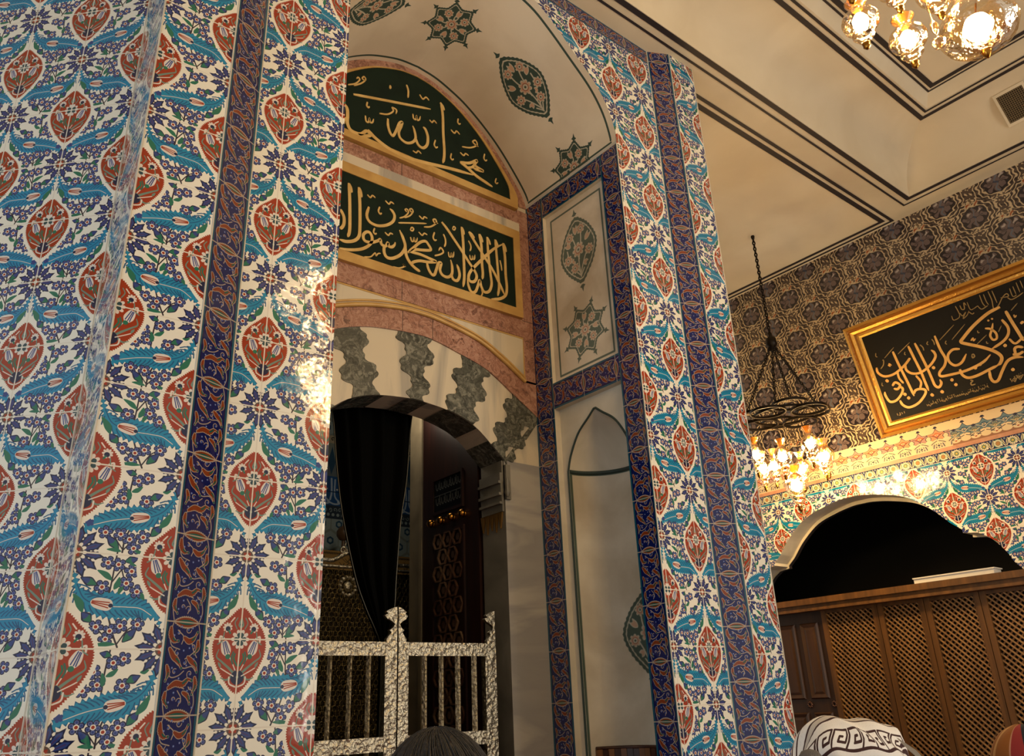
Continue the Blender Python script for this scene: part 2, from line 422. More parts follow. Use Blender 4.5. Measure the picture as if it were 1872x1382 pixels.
    for yy in (0, 1): P.stroke([(0, yy), (.6, yy)], .016, rgb(172, 158, 140), 0)
    return P.image('cobalt_border')

def paint_scales():
    """purple rosettes in fish-scale arcs; period one unit, rosettes at the corners and the centre"""
    N = 512
    g = (np.arange(N)+.5)/N
    X, Y = np.meshgrid(g, g)
    a = np.empty((N, N, 3), np.float32)
    best = np.full((N, N), 9.); TX = np.zeros((N, N)); TY = np.zeros((N, N))
    for cx, cy in ((0, 0), (1, 0), (0, 1), (1, 1), (.5, .5)):
        d = np.hypot(X-cx, Y-cy); k = d < best
        best[k] = d[k]; TX[k] = (X-cx)[k]; TY[k] = (Y-cy)[k]
    TX, TY = TX+.014*np.sin(2*PI*Y*6)+.010*np.sin(2*PI*X*9), TY+.014*np.sin(2*PI*X*6)+.010*np.sin(2*PI*Y*10)
    T = np.arctan2(TY, TX); d = np.hypot(TX*.94, TY)
    DK = rgb(82, 68, 60); CR = rgb(198, 176, 142); DD = rgb(50, 40, 38)
    a[:] = DK
    side = np.abs(np.cos(T))
    for i, r in enumerate((.232, .30, .365, .43, .49)):
        n = 12+4*i
        r2 = r+.014*np.abs(np.sin(n*T/2))
        on = (np.abs(d-r2) < .0125) & ((side > .30-.04*i) | (i == 0))
        a[on] = CR
        if i < 4: a[(np.abs(d-(r+.036)) < .019) & (np.cos((n+2)*T) > -.15) & (side > .2)] = DD
    for up in (1, -1):      # florets above and below each rosette
        for ox, oy, c in ((.075, .285, rgb(150, 76, 38)), (-.075, .285, rgb(150, 76, 38)), (0, .36, rgb(110, 92, 70))):
            q = np.hypot(TX-ox, TY-up*oy); t = np.arctan2(TY-up*oy, TX-ox)
            k = q < .05+.018*np.cos(5*t); a[k & (q > .034)] = CR; a[q < .034] = c if up > 0 else DK
        q = np.abs(np.abs(TX)*.9-(np.abs(TY)-.24)); a[(q < .011) & (np.abs(TX) < .15) & (TY*up > .24)] = CR
    a[d < .222] = rgb(42, 35, 40)
    pet = np.abs(np.cos(4*T+PI/8*0))
    m1 = (d < .065+.135*pet**.55) & (d > .035); a[m1] = rgb(106, 90, 88)
    a[(np.abs(d-.135) < .05) & (pet < .28)] = rgb(40, 33, 38)
    a[m1 & (d > .10) & (d < .17) & (TY > .06) & (pet > .75) & (np.abs(TX) > .05) & (np.abs(TX) < .13)] = rgb(176, 164, 156)
    a[(np.abs(TX) < .010) & (d < .205)] = rgb(98, 104, 116); a[(np.abs(TY) < .008) & (d < .15)] = rgb(44, 36, 42)
    a[d < .03] = rgb(60, 66, 84)
    im = bpy.data.images.new('scale_tile', N, N, alpha=False)
    out = np.ones((N, N, 4), np.float32); out[..., :3] = a/255.
    im.pixels.foreach_set(out.ravel()); im.update(); im.pack()
    return im
def paint_frieze(warm):
    """palmette crests on cream; one unit (two crests) long, x 0..1, y 0..1.45"""
    CRM = rgb(222, 200, 160)
    P = Paint(320, 464, 0, 1, 0, 1.45, CRM)
    NV = rgb(50, 50, 72)
    def palm(x, y, k, core, ring):
        P.stroke([(x, y+.3*k), (x, y+1.0*k)], .024, NV, 0); P.disc((x, y+1.02*k), .042, NV); P.disc((x-.03, y+.97*k), .03, NV); P.disc((x+.03, y+.97*k), .03, NV)
        o = [(x, y+.86*k), (x+.09*k, y+.68*k), (x+.27*k, y+.64*k), (x+.16*k, y+.46*k), (x+.19*k, y+.24*k), (x, y+.34*k), (x-.19*k, y+.24*k), (x-.16*k, y+.46*k), (x-.27*k, y+.64*k), (x-.09*k, y+.68*k)]
        P.poly(smooth([(x+(a-x)*1.12, y+.5*k+(b-y-.5*k)*1.1) for a, b in o], 4, True), NV); P.poly(smooth(o, 4, True), ring)
        P.petals((x, y+.54*k), .13*k, 4, core, .7); P.disc((x, y+.54*k), .055*k, CRM); P.disc((x, y+.54*k), .03*k, core)
        for s in (1, -1):
            P.stroke([(x, y+.36*k), (x+s*.08*k, y+.5*k), (x+s*.2*k, y+.6*k)], .02, CRM if not warm else NV)
            P.stroke([(x+s*.03, y+.2*k), (x+s*.13*k, y+.12*k), (x+s*.2*k, y+.04*k)], .03, NV)
    if warm:
        for i, x in enumerate((0, .5, 1)):
            P.poly([(x-.16, .06), (x+.16, .06), (x+.2, .30), (x-.2, .30)], rgb(196, 182, 158))
            palm(x, .28, 1.0, rgb(196, 108, 72), rgb(214, 150, 112) if i % 2 else rgb(180, 140, 130))
            for k in range(5): P.stroke([(x-.16+k*.08, .08), (x-.12+k*.06, .3)], .022, NV, 0)
            P.petals((x, .2), .09, 6, CRM, .6); P.disc((x, .2), .04, NV)
        for x in (.25, .75): P.disc((x, .5), .1, rgb(228, 208, 170))
    else:
        P.poly([(0, 0), (1, 0), (1, .2), (0, .2)], rgb(150, 108, 84))
        for x in (0, .25, .5, .75, 1): P.disc((x, .2), .12, CRM)
        for x in (0, .5, 1): palm(x, .22, 1.0, rgb(60, 90, 112), rgb(104, 128, 138))
        for x in (.25, .75): palm(x, .24, .62, rgb(110, 100, 70), rgb(120, 134, 128)); P.disc((x, .2), .03, RED)
    return P.image('palmette_frieze_'+('warm' if warm else 'blue'))
def paint_flowerband():
    P = Paint(480, 180, 0, 2.67, 0, 1, rgb(36, 42, 86))
    IV = rgb(222, 214, 180)
    for x in (-2.07, .6, 3.27):
        P.disc((x, .5), .52, rgb(30, 62, 76)); P.petals((x, .5), .42, 14, rgb(150, 176, 160), .7, inner=.85); P.disc((x, .5), .33, IV); P.disc((x, .5), .24, rgb(96, 116, 96)); P.disc((x, .5), .2, rgb(176, 130, 80))
    for x in (1.95, -.72):
        P.petals((x, .5), .44, 14, IV, .6, inner=.6); P.petals((x, .5), .26, 8, rgb(90, 112, 90), .6); P.disc((x, .5), .12, rgb(200, 180, 100))
    for x in (1.27, 2.62, -.05):
        for s in (1, -1):
            o = [(x+s*.04, .1), (x+s*.26, .4), (x+s*.3, .92), (x+s*.1, .6)]
            P.poly(smooth(o, 4, True), IV); P.stroke([(x+s*.1, .3), (x+s*.2, .52), (x+s*.25, .8)], .08, rgb(96, 100, 80)); 
        P.disc((x-.36, .25), .08, IV); P.disc((x+.36, .75), .08, IV); P.disc((x, .85), .1, rgb(120, 140, 150))
    P.stroke([(0, .03), (2.67, .03)], .05, IV, 0)
    return P.image('flower_border')

# painted plaster medallions
DG = rgb(44, 66, 58); LW = rgb(196, 190, 170); PK = rgb(202, 158, 128); PR = rgb(150, 84, 62)
def pflower(P, c, r):
    P.petals(c, r, 8, LW, .6); P.petals(c, r*.82, 8, PK, .6); P.disc(c, r*.52, PR); P.disc(c, r*.40, LW); P.disc(c, r*.16, DG)
def ptulip(P, a, b, w):
    a, b = np.array(a), np.array(b); d = b-a; n = np.array([-d[1], d[0]])/np.hypot(*d)
    P.poly(smooth([tuple(a), tuple(a+d*.4+n*w), tuple(b+n*w*.8), tuple(a+d*.75), tuple(b-n*w*.8), tuple(a+d*.4-n*w)], 4, True), LW)
    P.poly(smooth([tuple(a+d*.1), tuple(a+d*.4+n*w*.7), tuple(a+d*.8+n*w*.6), tuple(a+d*.7), tuple(a+d*.8-n*w*.6), tuple(a+d*.4-n*w*.7)], 4, True), PK)
def finial(P, p, d, r):
    p, d = np.array(p), np.array(d)/np.hypot(*d); n = np.array([-d[1], d[0]])
    P.poly([tuple(p-n*r*.25-d*r*.6), tuple(p-n*r*.8-d*r*.2), tuple(p-n*r*.3+d*r*.2), tuple(p+d*r*1.2), tuple(p+n*r*.3+d*r*.2), tuple(p+n*r*.8-d*r*.2), tuple(p+n*r*.25-d*r*.6)], DG)
def medallion(P, out, f, scale, seed=0):
    """out: closed outline of the field, f: local frame -> image"""
    P.poly(teeth(out, scale*.014, scale*.10), DG)
    cx, cy = np.mean(np.array(out), 0)
    sh = lambda k: [(cx+(a-cx)*k, cy+(b-cy)*k) for a, b in out]
    P.poly(teeth(sh(.90), scale*.008, scale*.10), LW); P.poly(teeth(sh(.855), scale*.006, scale*.1), DG)
def almond(P, c, ax, L, W):
    """c centre, ax unit direction towards the upper tip"""
    c, ax = np.array(c), np.array(ax); n = np.array([ax[1], -ax[0]])
    f = lambda p, q: tuple(c+ax*p*L+n*q*W)
    out = smooth([f(.42, 0), f(.36, .16), f(.22, .36), f(.0, .5), f(-.2, .38), f(-.34, .18), f(-.42, 0), f(-.34, -.18), f(-.2, -.38), f(0, -.5), f(.22, -.36), f(.36, -.16)], 5, True)
    finial(P, f(.47, 0), ax, W*.09); finial(P, f(-.47, 0), -ax, W*.09)
    medallion(P, out, f, W)
    for pts in ([f(-.34, 0), f(-.18, .02), f(-.02, 0)], [f(-.3, 0), f(-.16, .12), f(-.05, .26), f(.06, .3)], [f(-.3, 0), f(-.16, -.12), f(-.04, -.26)], [f(-.12, 0), f(.1, .08), f(.2, .14)], [f(-.1, 0), f(.12, -.1), f(.25, -.1)], [f(-.33, 0), f(-.26, .1)], [f(-.33, 0), f(-.26, -.1)]):
        P.stroke(pts, W*.03, LW)
    pflower(P, f(0, 0), W*.165)
    for p, q in ((.2, .2), (.24, -.12), (-.06, .3), (-.07, -.28), (-.2, .14)): pflower(P, f(p, q), W*.118)
    for a, b in (((.08, .2), (.16, .33)), ((.06, -.2), (.14, -.34)), ((-.18, -.1), (-.22, -.2)), ((.2, .03), (.32, .03)), ((-.12, .2), (-.1, .12))): ptulip(P, f(*a), f(*b), W*.062)
def star8(P, c, r, rot=0.):
    c = np.array(c); out = []
    for k in range(8):
        a, b = rot+2*PI*k/8, rot+2*PI*(k+.5)/8
        out += [(c[0]+r*math.cos(a), c[1]+r*math.sin(a)), (c[0]+r*.86*math.cos((a+b)/2), c[1]+r*.86*math.sin((a+b)/2)), (c[0]+r*.78*math.cos(b), c[1]+r*.78*math.sin(b)), (c[0]+r*.86*math.cos(b*1.5-a*.5), c[1]+r*.86*math.sin(b*1.5-a*.5))]
    for k in range(8):
        a = rot+2*PI*k/8; d = (math.cos(a), math.sin(a)); finial(P, (c[0]+r*1.08*d[0], c[1]+r*1.08*d[1]), d, r*.14)
    medallion(P, out, None, r)
    for k in range(8):
        a = rot+2*PI*(k+.3)/8; P.stroke([tuple(c), (c[0]+r*.4*math.cos(a), c[1]+r*.4*math.sin(a)), (c[0]+r*.6*math.cos(a+.35), c[1]+r*.6*math.sin(a+.35))], r*.05, LW)
    pflower(P, tuple(c), r*.26)
    for k in range(4):
        a = rot+2*PI*(k+.25)/4; pflower(P, (c[0]+r*.52*math.cos(a), c[1]+r*.52*math.sin(a)), r*.19)
        a += PI/4; ptulip(P, (c[0]+r*.36*math.cos(a), c[1]+r*.36*math.sin(a)), (c[0]+r*.68*math.cos(a), c[1]+r*.68*math.sin(a)), r*.11)
PLASTER = rgb(230, 218, 196)
def paint_vault():
    """half the intrados: x along the arc from springing to crown (0..0.48), y from the front edge inwards (0..0.329)"""
    P = Paint(1152, 790, 0, .48, 0, .329, PLASTER)
    star8(P, (.018, .140), .064, PI/8); almond(P, (.25, .152), (.998, .06), .212, .112); star8(P, (.48, .168), .060, PI/8)
    for e in ([(.018, .017), (.48, .017)], [(.018, .312), (.48, .312)], [(.012, .017), (.012, .312)]): P.stroke(e, .0052, DG, 0)
    P.poly([(0, 0), (.008, 0), (.008, .329), (0, .329)], rgb(200, 198, 186))
    P.fade(PLASTER, .10)
    return P.image('vault_plaster')
def paint_jamb():
    P = Paint(512, 1092, 1.057, 1.266, .679, 1.125, rgb(220, 207, 184))
    almond(P, (1.1595, .9855), (.05, .999), .215, .122); star8(P, (1.158, .7765), .064, PI/8)
    for e in ([(1.0755, .693), (1.0755, 1.1075)], [(1.2475, .693), (1.2475, 1.1075)], [(1.0755, .693), (1.2475, .693)], [(1.0755, 1.1075), (1.2475, 1.1075)]): P.stroke(e, .005, DG, 0)
    P.fade(rgb(220, 207, 184), .34)
    return P.image('jamb_panel_plaster')
def paint_niche():
    """unrolled round niche: x angle 0..180 degrees scaled to 0..0.292, y height -0.69..0.46"""
    P = Paint(256, 1024, 0, .292, -.69, .478, rgb(224, 214, 194))
    almond(P, (.150, .125), (0, 1), .19, .112)
    P.poly([(0, .462), (.292, .462), (.292, .478), (0, .478)], DG)
    for e in ([(.0, -.69), (.0, .47)], [(.292, -.69), (.292, .47)]): P.stroke(e, .012, DG, 0)
    P.fade(rgb(224, 214, 194), .22)
    return P.image('niche_plaster')
# ---------------------------------------------------------------- materials
def lin(c):
    return tuple(((v/255.)/12.92 if v/255. <= .04045 else ((v/255.+.055)/1.055)**2.4) for v in c) + (1,)
def nodes(name):
    mt = bpy.data.materials.new(name); mt.use_nodes = True
    nt = mt.node_tree
    return mt, nt, nt.nodes['Principled BSDF'], (lambda t: nt.nodes.new(t)), (lambda a, b: nt.links.new(a, b))
def noise_tex(nt, N, L, scale, detail=4, dist=0., coord='Object', stretch=None):
    tc = N('ShaderNodeTexCoord'); n = N('ShaderNodeTexNoise')
    n.inputs['Scale'].default_value = scale; n.inputs['Detail'].default_value = detail; n.inputs['Distortion'].default_value = dist
    if stretch:
        mp = N('ShaderNodeMapping'); mp.inputs['Scale'].default_value = stretch
        L(tc.outputs[coord], mp.inputs['Vector']); L(mp.outputs[0], n.inputs['Vector'])
    else: L(tc.outputs[coord], n.inputs['Vector'])
    return n
def ramp(N, stops):
    r = N('ShaderNodeValToRGB'); e = r.color_ramp.elements
    while len(e) < len(stops): e.new(.5)
    for k, (p, c) in enumerate(stops): e[k].position = p; e[k].color = lin(c)
    return r
def add_bump(nt, N, L, bs, height, strength, dist=.01):
    b = N('ShaderNodeBump'); b.inputs['Strength'].default_value = strength; b.inputs['Distance'].default_value = dist
    L(height, b.inputs['Height']); L(b.outputs[0], bs.inputs['Normal'])
def plain(name, c, rough=.5, metal=0., bump=None, spec=.5, coat=0.):
    mt, nt, bs, N, L = nodes(name)
    bs.inputs['Base Color'].default_value = lin(c); bs.inputs['Roughness'].default_value = rough; bs.inputs['Metallic'].default_value = metal
    bs.inputs['Specular IOR Level'].default_value = spec; bs.inputs['Coat Weight'].default_value = coat
    if bump:
        n = noise_tex(nt, N, L, bump[0]); add_bump(nt, N, L, bs, n.outputs['Fac'], bump[1])
    return mt
def mottled(name, stops, scale, rough=.5, metal=0., detail=6, dist=.5, bump=.0, stretch=None, coat=0., spec=.5):
    mt, nt, bs, N, L = nodes(name)
    n = noise_tex(nt, N, L, scale, detail, dist, stretch=stretch); r = ramp(N, stops)
    L(n.outputs['Fac'], r.inputs[0]); L(r.outputs[0], bs.inputs['Base Color'])
    bs.inputs['Roughness'].default_value = rough; bs.inputs['Metallic'].default_value = metal; bs.inputs['Coat Weight'].default_value = coat
    bs.inputs['Specular IOR Level'].default_value = spec
    if bump: add_bump(nt, N, L, bs, n.outputs['Fac'], bump)
    return mt
def glazed(name, im, rough=.12, ripple=.10, coat=.3):
    mt, nt, bs, N, L = nodes(name)
    t = N('ShaderNodeTexImage'); t.image = im; t.interpolation = 'Linear'
    L(t.outputs[0], bs.inputs['Base Color'])
    bs.inputs['Roughness'].default_value = rough; bs.inputs['Coat Weight'].default_value = coat; bs.inputs['Coat Roughness'].default_value = .05
    n = noise_tex(nt, N, L, 9., 3)
    add_bump(nt, N, L, bs, n.outputs['Fac'], ripple, .03)
    for lk in list(nt.links):
        if lk.to_socket == bs.inputs['Normal']: L(lk.from_socket, bs.inputs['Coat Normal'])
    return mt
def painted(name, im, stain, amount=.5, scale=3., rough=.75):
    mt, nt, bs, N, L = nodes(name)
    t = N('ShaderNodeTexImage'); t.image = im; t.extension = 'EXTEND'
    n = noise_tex(nt, N, L, scale, 8, .3); r = ramp(N, [(.38, stain), (.62, (255, 255, 255))])
    L(n.outputs['Fac'], r.inputs[0])
    mx = N('ShaderNodeMix'); mx.data_type = 'RGBA'; mx.blend_type = 'MULTIPLY'; mx.inputs[0].default_value = amount
    L(t.outputs[0], mx.inputs[6]); L(r.outputs[0], mx.inputs[7]); L(mx.outputs[2], bs.inputs['Base Color'])
    bs.inputs['Roughness'].default_value = rough; bs.inputs['Specular IOR Level'].default_value = .25
    n2 = noise_tex(nt, N, L, 40., 4); add_bump(nt, N, L, bs, n2.outputs['Fac'], .08)
    return mt
def veined(name, base, vein, scale, rough=.3, dist=4., stretch=(1, 1, 1), lo=.62, hi=.8):
    mt, nt, bs, N, L = nodes(name)
    n = noise_tex(nt, N, L, scale, 8, dist, stretch=stretch)
    r = ramp(N, [(0, base), (lo-.12, base), (lo, vein), (hi, tuple((a+b)/2 for a, b in zip(base, vein)))]); L(n.outputs['Fac'], r.inputs[0]); L(r.outputs[0], bs.inputs['Base Color'])
    bs.inputs['Roughness'].default_value = rough
    return mt
def breccia(name, cols, vein, scale, rough=.3, warp=.06):
    mt, nt, bs, N, L = nodes(name)
    tc = N('ShaderNodeTexCoord'); n0 = N('ShaderNodeTexNoise'); n0.inputs['Scale'].default_value = scale*.8; n0.inputs['Detail'].default_value = 6
    L(tc.outputs['Object'], n0.inputs['Vector'])
    sc = N('ShaderNodeVectorMath'); sc.operation = 'SCALE'; sc.inputs['Scale'].default_value = warp*4
    L(n0.outputs['Color'], sc.inputs[0])
    ad = N('ShaderNodeVectorMath'); ad.operation = 'ADD'; L(tc.outputs['Object'], ad.inputs[0]); L(sc.outputs[0], ad.inputs[1])
    v = N('ShaderNodeTexVoronoi'); v.feature = 'DISTANCE_TO_EDGE'; v.inputs['Scale'].default_value = scale; L(ad.outputs[0], v.inputs['Vector'])
    n = N('ShaderNodeTexNoise'); n.inputs['Scale'].default_value = scale*1.3; n.inputs['Detail'].default_value = 8; n.inputs['Distortion'].default_value = 1.5; L(ad.outputs[0], n.inputs['Vector'])
    r = ramp(N, [(.3, cols[0]), (.48, cols[1]), (.66, cols[2])]); L(n.outputs['Fac'], r.inputs[0])
    rv = ramp(N, [(0, (255, 255, 255)), (.035, (120, 120, 120)), (.07, (0, 0, 0))]); L(v.outputs['Distance'], rv.inputs[0])
    mx = N('ShaderNodeMix'); mx.data_type = 'RGBA'; L(rv.outputs[0], mx.inputs[0]); L(r.outputs[0], mx.inputs[6]); mx.inputs[7].default_value = lin(vein)
    L(mx.outputs[2], bs.inputs['Base Color']); bs.inputs['Roughness'].default_value = rough
    return mt
def beaten(name, c, rough, scale, strength, metal=1.):
    """hammered and chased metal"""
    mt, nt, bs, N, L = nodes(name)
    tc = N('ShaderNodeTexCoord'); v = N('ShaderNodeTexVoronoi'); v.inputs['Scale'].default_value = scale
    n = N('ShaderNodeTexNoise'); n.inputs['Scale'].default_value = scale*1.6; n.inputs['Detail'].default_value = 3
    L(tc.outputs['Object'], v.inputs['Vector']); L(tc.outputs['Object'], n.inputs['Vector'])
    a = N('ShaderNodeMath'); a.operation = 'ADD'; L(v.outputs['Distance'], a.inputs[0]); L(n.outputs['Fac'], a.inputs[1])
    bs.inputs['Base Color'].default_value = lin(c); bs.inputs['Metallic'].default_value = metal; bs.inputs['Roughness'].default_value = rough
    add_bump(nt, N, L, bs, a.outputs[0], strength, .012)
    return mt
def woody(name, a, b, scale=3., rough=.4, stretch=(8, 8, .6)):
    return mottled(name, [(.3, a), (.5, tuple((x+y)/2 for x, y in zip(a, b))), (.7, b)], scale, rough, detail=6, dist=.6, bump=.04, stretch=stretch)
def glow(name, c, strength):
    mt, nt, bs, N, L = nodes(name)
    bs.inputs['Base Color'].default_value = lin(c); bs.inputs['Emission Color'].default_value = lin(c); bs.inputs['Emission Strength'].default_value = strength
    return mt
def thin_glass(name, tint, refl=.2):
    mt, nt, bs, N, L = nodes(name)
    nt.nodes.remove(bs)
    out = nt.nodes['Material Output']
    tr = N('ShaderNodeBsdfTransparent'); tr.inputs[0].default_value = lin(tint)
    gl = N('ShaderNodeBsdfGlossy'); gl.inputs[0].default_value = (1, .95, .85, 1); gl.inputs['Roughness'].default_value = .06
    lw = N('ShaderNodeLayerWeight'); lw.inputs[0].default_value = .35
    mr = N('ShaderNodeMath'); mr.operation = 'MULTIPLY_ADD'; mr.inputs[1].default_value = .55; mr.inputs[2].default_value = refl*.3; L(lw.outputs['Fresnel'], mr.inputs[0])
    n = noise_tex(nt, N, L, 60., 2); b = N('ShaderNodeBump'); b.inputs['Strength'].default_value = .5; b.inputs['Distance'].default_value = .01; L(n.outputs['Fac'], b.inputs['Height']); L(b.outputs[0], gl.inputs['Normal'])
    mx = N('ShaderNodeMixShader'); L(mr.outputs[0], mx.inputs[0]); L(tr.outputs[0], mx.inputs[1]); L(gl.outputs[0], mx.inputs[2])
    L(mx.outputs[0], out.inputs['Surface'])
    return mt

IM_TILE = paint_tile(); IM_STRIP = paint_strip(); IM_SCALE = paint_scales()
M = {}
M['tile'] = glazed('glazed_iznik_tile', IM_TILE)
M['strip'] = glazed('glazed_cobalt_border', IM_STRIP, .1, .12)
M['scale'] = glazed('glazed_scale_tile', IM_SCALE, .25, .08, .3)
M['frieze_w'] = glazed('glazed_palmettes_warm', paint_frieze(True), .2); M['frieze_b'] = glazed('glazed_palmettes_blue', paint_frieze(False), .2)
M['fband'] = glazed('glazed_flower_border', paint_flowerband(), .15)
M['vault'] = painted('vault_painted_plaster', paint_vault(), (214, 206, 196), .45, 2.2)
M['jamb'] = painted('jamb_painted_plaster', paint_jamb(), (196, 184, 166), .7, 3.)
M['niche'] = painted('niche_painted_plaster', paint_niche(), (190, 180, 164), .7, 2.2)
M['plaster'] = mottled('ceiling_plaster', [(.3, (212, 196, 166)), (.7, (228, 214, 186))], 1.6, .8, spec=.2)
M['plaster_lit'] = mottled('lamplit_ceiling_plaster', [(.3, (224, 206, 172)), (.7, (240, 226, 198))], 1.2, .8, spec=.2)  # same plaster, its lighter tone carries the chandelier's glow on the rear ceiling
M['postwood'] = mottled('dull_stone_post', [(.3, (120, 108, 86)), (.7, (148, 134, 108))], 6, .6)
M['whiteplaster'] = mottled('pale_stone_edge', [(.3, (200, 190, 168)), (.7, (218, 208, 188))], 6, .6)
M['stripe'] = plain('dark_painted_line', (42, 34, 36), .6)
M['pinkline'] = mottled('pink_marble_line', [(.3, (176, 124, 98)), (.7, (200, 150, 120))], 20, .4)
M['pink'] = breccia('pink_breccia_marble', [(104, 72, 60), (158, 110, 90), (188, 148, 126)], (176, 134, 114), 11., .3, .12)
M['green_b'] = breccia('green_grey_breccia', [(46, 47, 40), (84, 84, 74), (134, 132, 118)], (74, 74, 66), 9., .25, .14)
M['white_m'] = veined('white_marble', (212, 198, 172), (168, 160, 146), 2.2, .25, 1.2, (1.6, 1.6, .3), .62, .74)
M['grey_m'] = veined('grey_veined_marble', (176, 170, 160), (150, 146, 142), 1.5, .25, .6, (.8, .8, 4.5), .52, .75)
M['stone'] = mottled('grey_stone', [(.3, (96, 92, 82)), (.7, (130, 125, 112))], 5, .5)
M['gold'] = mottled('gilded_paint', [(.3, (186, 142, 76)), (.7, (208, 168, 98))], 9, .42, .12)
M['goldlet'] = mottled('gilded_lettering', [(.3, (206, 166, 96)), (.7, (226, 190, 120))], 12, .45, .1)
M['greenb'] = mottled('deep_green_board', [(.3, (14, 27, 17)), (.7, (22, 38, 25))], 6, .75, spec=.2)
M['blackb'] = plain('black_painted_board', (17, 14, 9), .65, spec=.2)
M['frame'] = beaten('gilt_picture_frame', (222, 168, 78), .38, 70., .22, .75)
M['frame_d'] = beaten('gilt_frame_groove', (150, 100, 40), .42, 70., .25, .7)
M['frletter'] = mottled('gold_leaf_script', [(.3, (196, 146, 72)), (.7, (216, 168, 94))], 12, .4, .2)
M['frthin'] = plain('thin_gold_script', (138, 112, 62), .5)
M['silver'] = beaten('chased_silver', (182, 172, 150), .38, 52., .5)
M['silver_s'] = beaten('silver_bar', (196, 187, 166), .42, 60., .4)
M['grille'] = beaten('gilded_tomb_grille', (52, 44, 28), .4, 60., .8, .7)
M['curtain'] = plain('black_curtain_cloth', (5, 5, 4), .9, 0, (30, .1), .05)
M['darkwood'] = woody('dark_red_wood', (26, 10, 6), (48, 19, 11), 3., .4)
M['wood'] = woody('honey_brown_wood', (84, 55, 24), (124, 82, 38), 2.5, .45)
M['lath_shaded'] = woody('lattice_lath_shaded', (92, 60, 30), (124, 84, 44), 3., .5)  # same lath wood, shade of the rear layer put into its colour
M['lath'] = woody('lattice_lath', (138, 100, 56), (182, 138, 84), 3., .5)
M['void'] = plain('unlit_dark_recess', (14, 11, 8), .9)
M['brass'] = plain('brass', (170, 118, 48), .25, 1.)
M['bronze'] = plain('dark_bronze', (34, 26, 18), .4, .7)
M['white'] = plain('white_board', (226, 220, 208), .5)
M['carpet'] = mottled('red_carpet', [(.3, (92, 30, 26)), (.7, (124, 44, 36))], 20, .95)
M['glass'] = thin_glass('lamp_glass', (255, 236, 200))
M['bulb'] = glow('lamp_bulb', (255, 234, 196), 270.)
M['bulb_ring'] = glow('ring_lamp_bulb', (255, 232, 190), 300.)
M['socket'] = plain('amber_lamp_neck', (214, 150, 60), .25, .3)
M['skin'] = plain('skin', (176, 128, 100), .5)
# ---------------------------------------------------------------- the setting
TW, TH = .0989, .0993
XC = .8241                # axis of the portal
YP, YO, YB = 1.0, .972, 1.329   # recessed portal face, outer pilaster face, back of the portal niche
ZC = 1.545                # ceiling
XL, XR = .4848, 1.1635    # niche sides
def uv_t(x, z, x0, z0): return ((x-x0)/TW/2, (z-z0)/TH/2)
# floor
b = MB(); b.face([(-2, -2, FLOOR), (3.2, -2, FLOOR), (3.2, 3, FLOOR), (-2, 3, FLOOR)])
struct('floor', b, M['carpet'])

FR = [(.3394, 1.185), (.3394, 1.2136), (.3231, 1.2735), (.2878, 1.3304), (.2268, 1.3871), (.1713, 1.4362), (.1207, 1.4723), (.06, 1.490), (0, 1.495)]
BK = [(.3394, 1.185), (.325, 1.222), (.281, 1.282), (.235, 1.336), (.188, 1.378), (.14, 1.412), (.097, 1.4326), (.05, 1.449), (0, 1.455)]
def resamp(p, n):
    p = np.array(smooth(p, 6)); s = np.r_[0, np.cumsum(np.hypot(*np.diff(p, axis=0).T))]; t = np.linspace(0, s[-1], n)
    return np.stack([np.interp(t, s, p[:, 0]), np.interp(t, s, p[:, 1])], 1)
NA = 40
fr, bk = resamp(FR, NA), resamp(BK, NA)
ZB = 1.503                # lower edge of the cobalt band over the portal
# portal face: right and left tile fields with the arch cut out
for sd in (1, -1):
    xs = lambda x: x if sd == 1 else 2*XC-x
    x0 = 1.2715 if sd == 1 else .3815
    z0 = .285-2*TH*5-TH
    xe = 1.3175 if sd == 1 else 2*XC-.3393
    U = lambda x, z: uv_t(xs(x), z, x0, z0)
    b = MB()
    def q(pts):
        P = [(xs(x), YP, z) for x, z in pts]; uu = [U(x, z) for x, z in pts]
        if sd == -1: P, uu = P[::-1], uu[::-1]
        b.face(P, uu)
    q([(XR, FLOOR), (xe, FLOOR), (xe, 1.185), (XR, 1.185)])
    q([(XR, 1.185), (xe, 1.185), (xe, ZB), (XR, ZB)])
    for i in range(NA-1):
        (xa, za), (xb, zb) = fr[i], fr[i+1]
        if abs(xa-xb) < 1e-6: continue
        q([(XC+xb, min(zb, ZB)), (XC+xa, min(za, ZB)), (XC+xa, ZB), (XC+xb, ZB)])
    # narrow white mitre along the niche edge
    struct('wall_portal_right' if sd == 1 else 'wall_portal_left', b, M['tile'])
# cobalt borders of the portal: two upright canted bands and the flat band above
def ubands(name, pl, pr, z0=FLOOR, z1=ZC, zoff=.0035):
    b = MB()
    b.face([(pl[0], pl[1], z0), (pr[0], pr[1], z0), (pr[0], pr[1], z1), (pl[0], pl[1], z1)],
           [(0, (z0-zoff)/TH*1.0), (1, (z0-zoff)/TH), (1, (z1-zoff)/TH), (0, (z1-zoff)/TH)])
    return struct(name, b, M['strip'])
OX_L, OX_R = .2924*YO, 1.411*YO
ubands('trim_1', (OX_L, YO), (.3393, YP)); ubands('trim_2', (1.3175, YP), (OX_R, YO), zoff=.024)
b = MB()
b.face([(.3393, YP, ZB), (1.3175, YP, ZB), (1.3175, YP, ZC), (.3393, YP, ZC)], [(1, 0), (1, (1.3175-.3393)/TH), (0, (1.3175-.3393)/TH), (0, 0)])
struct('trim_3', b, M['strip'])
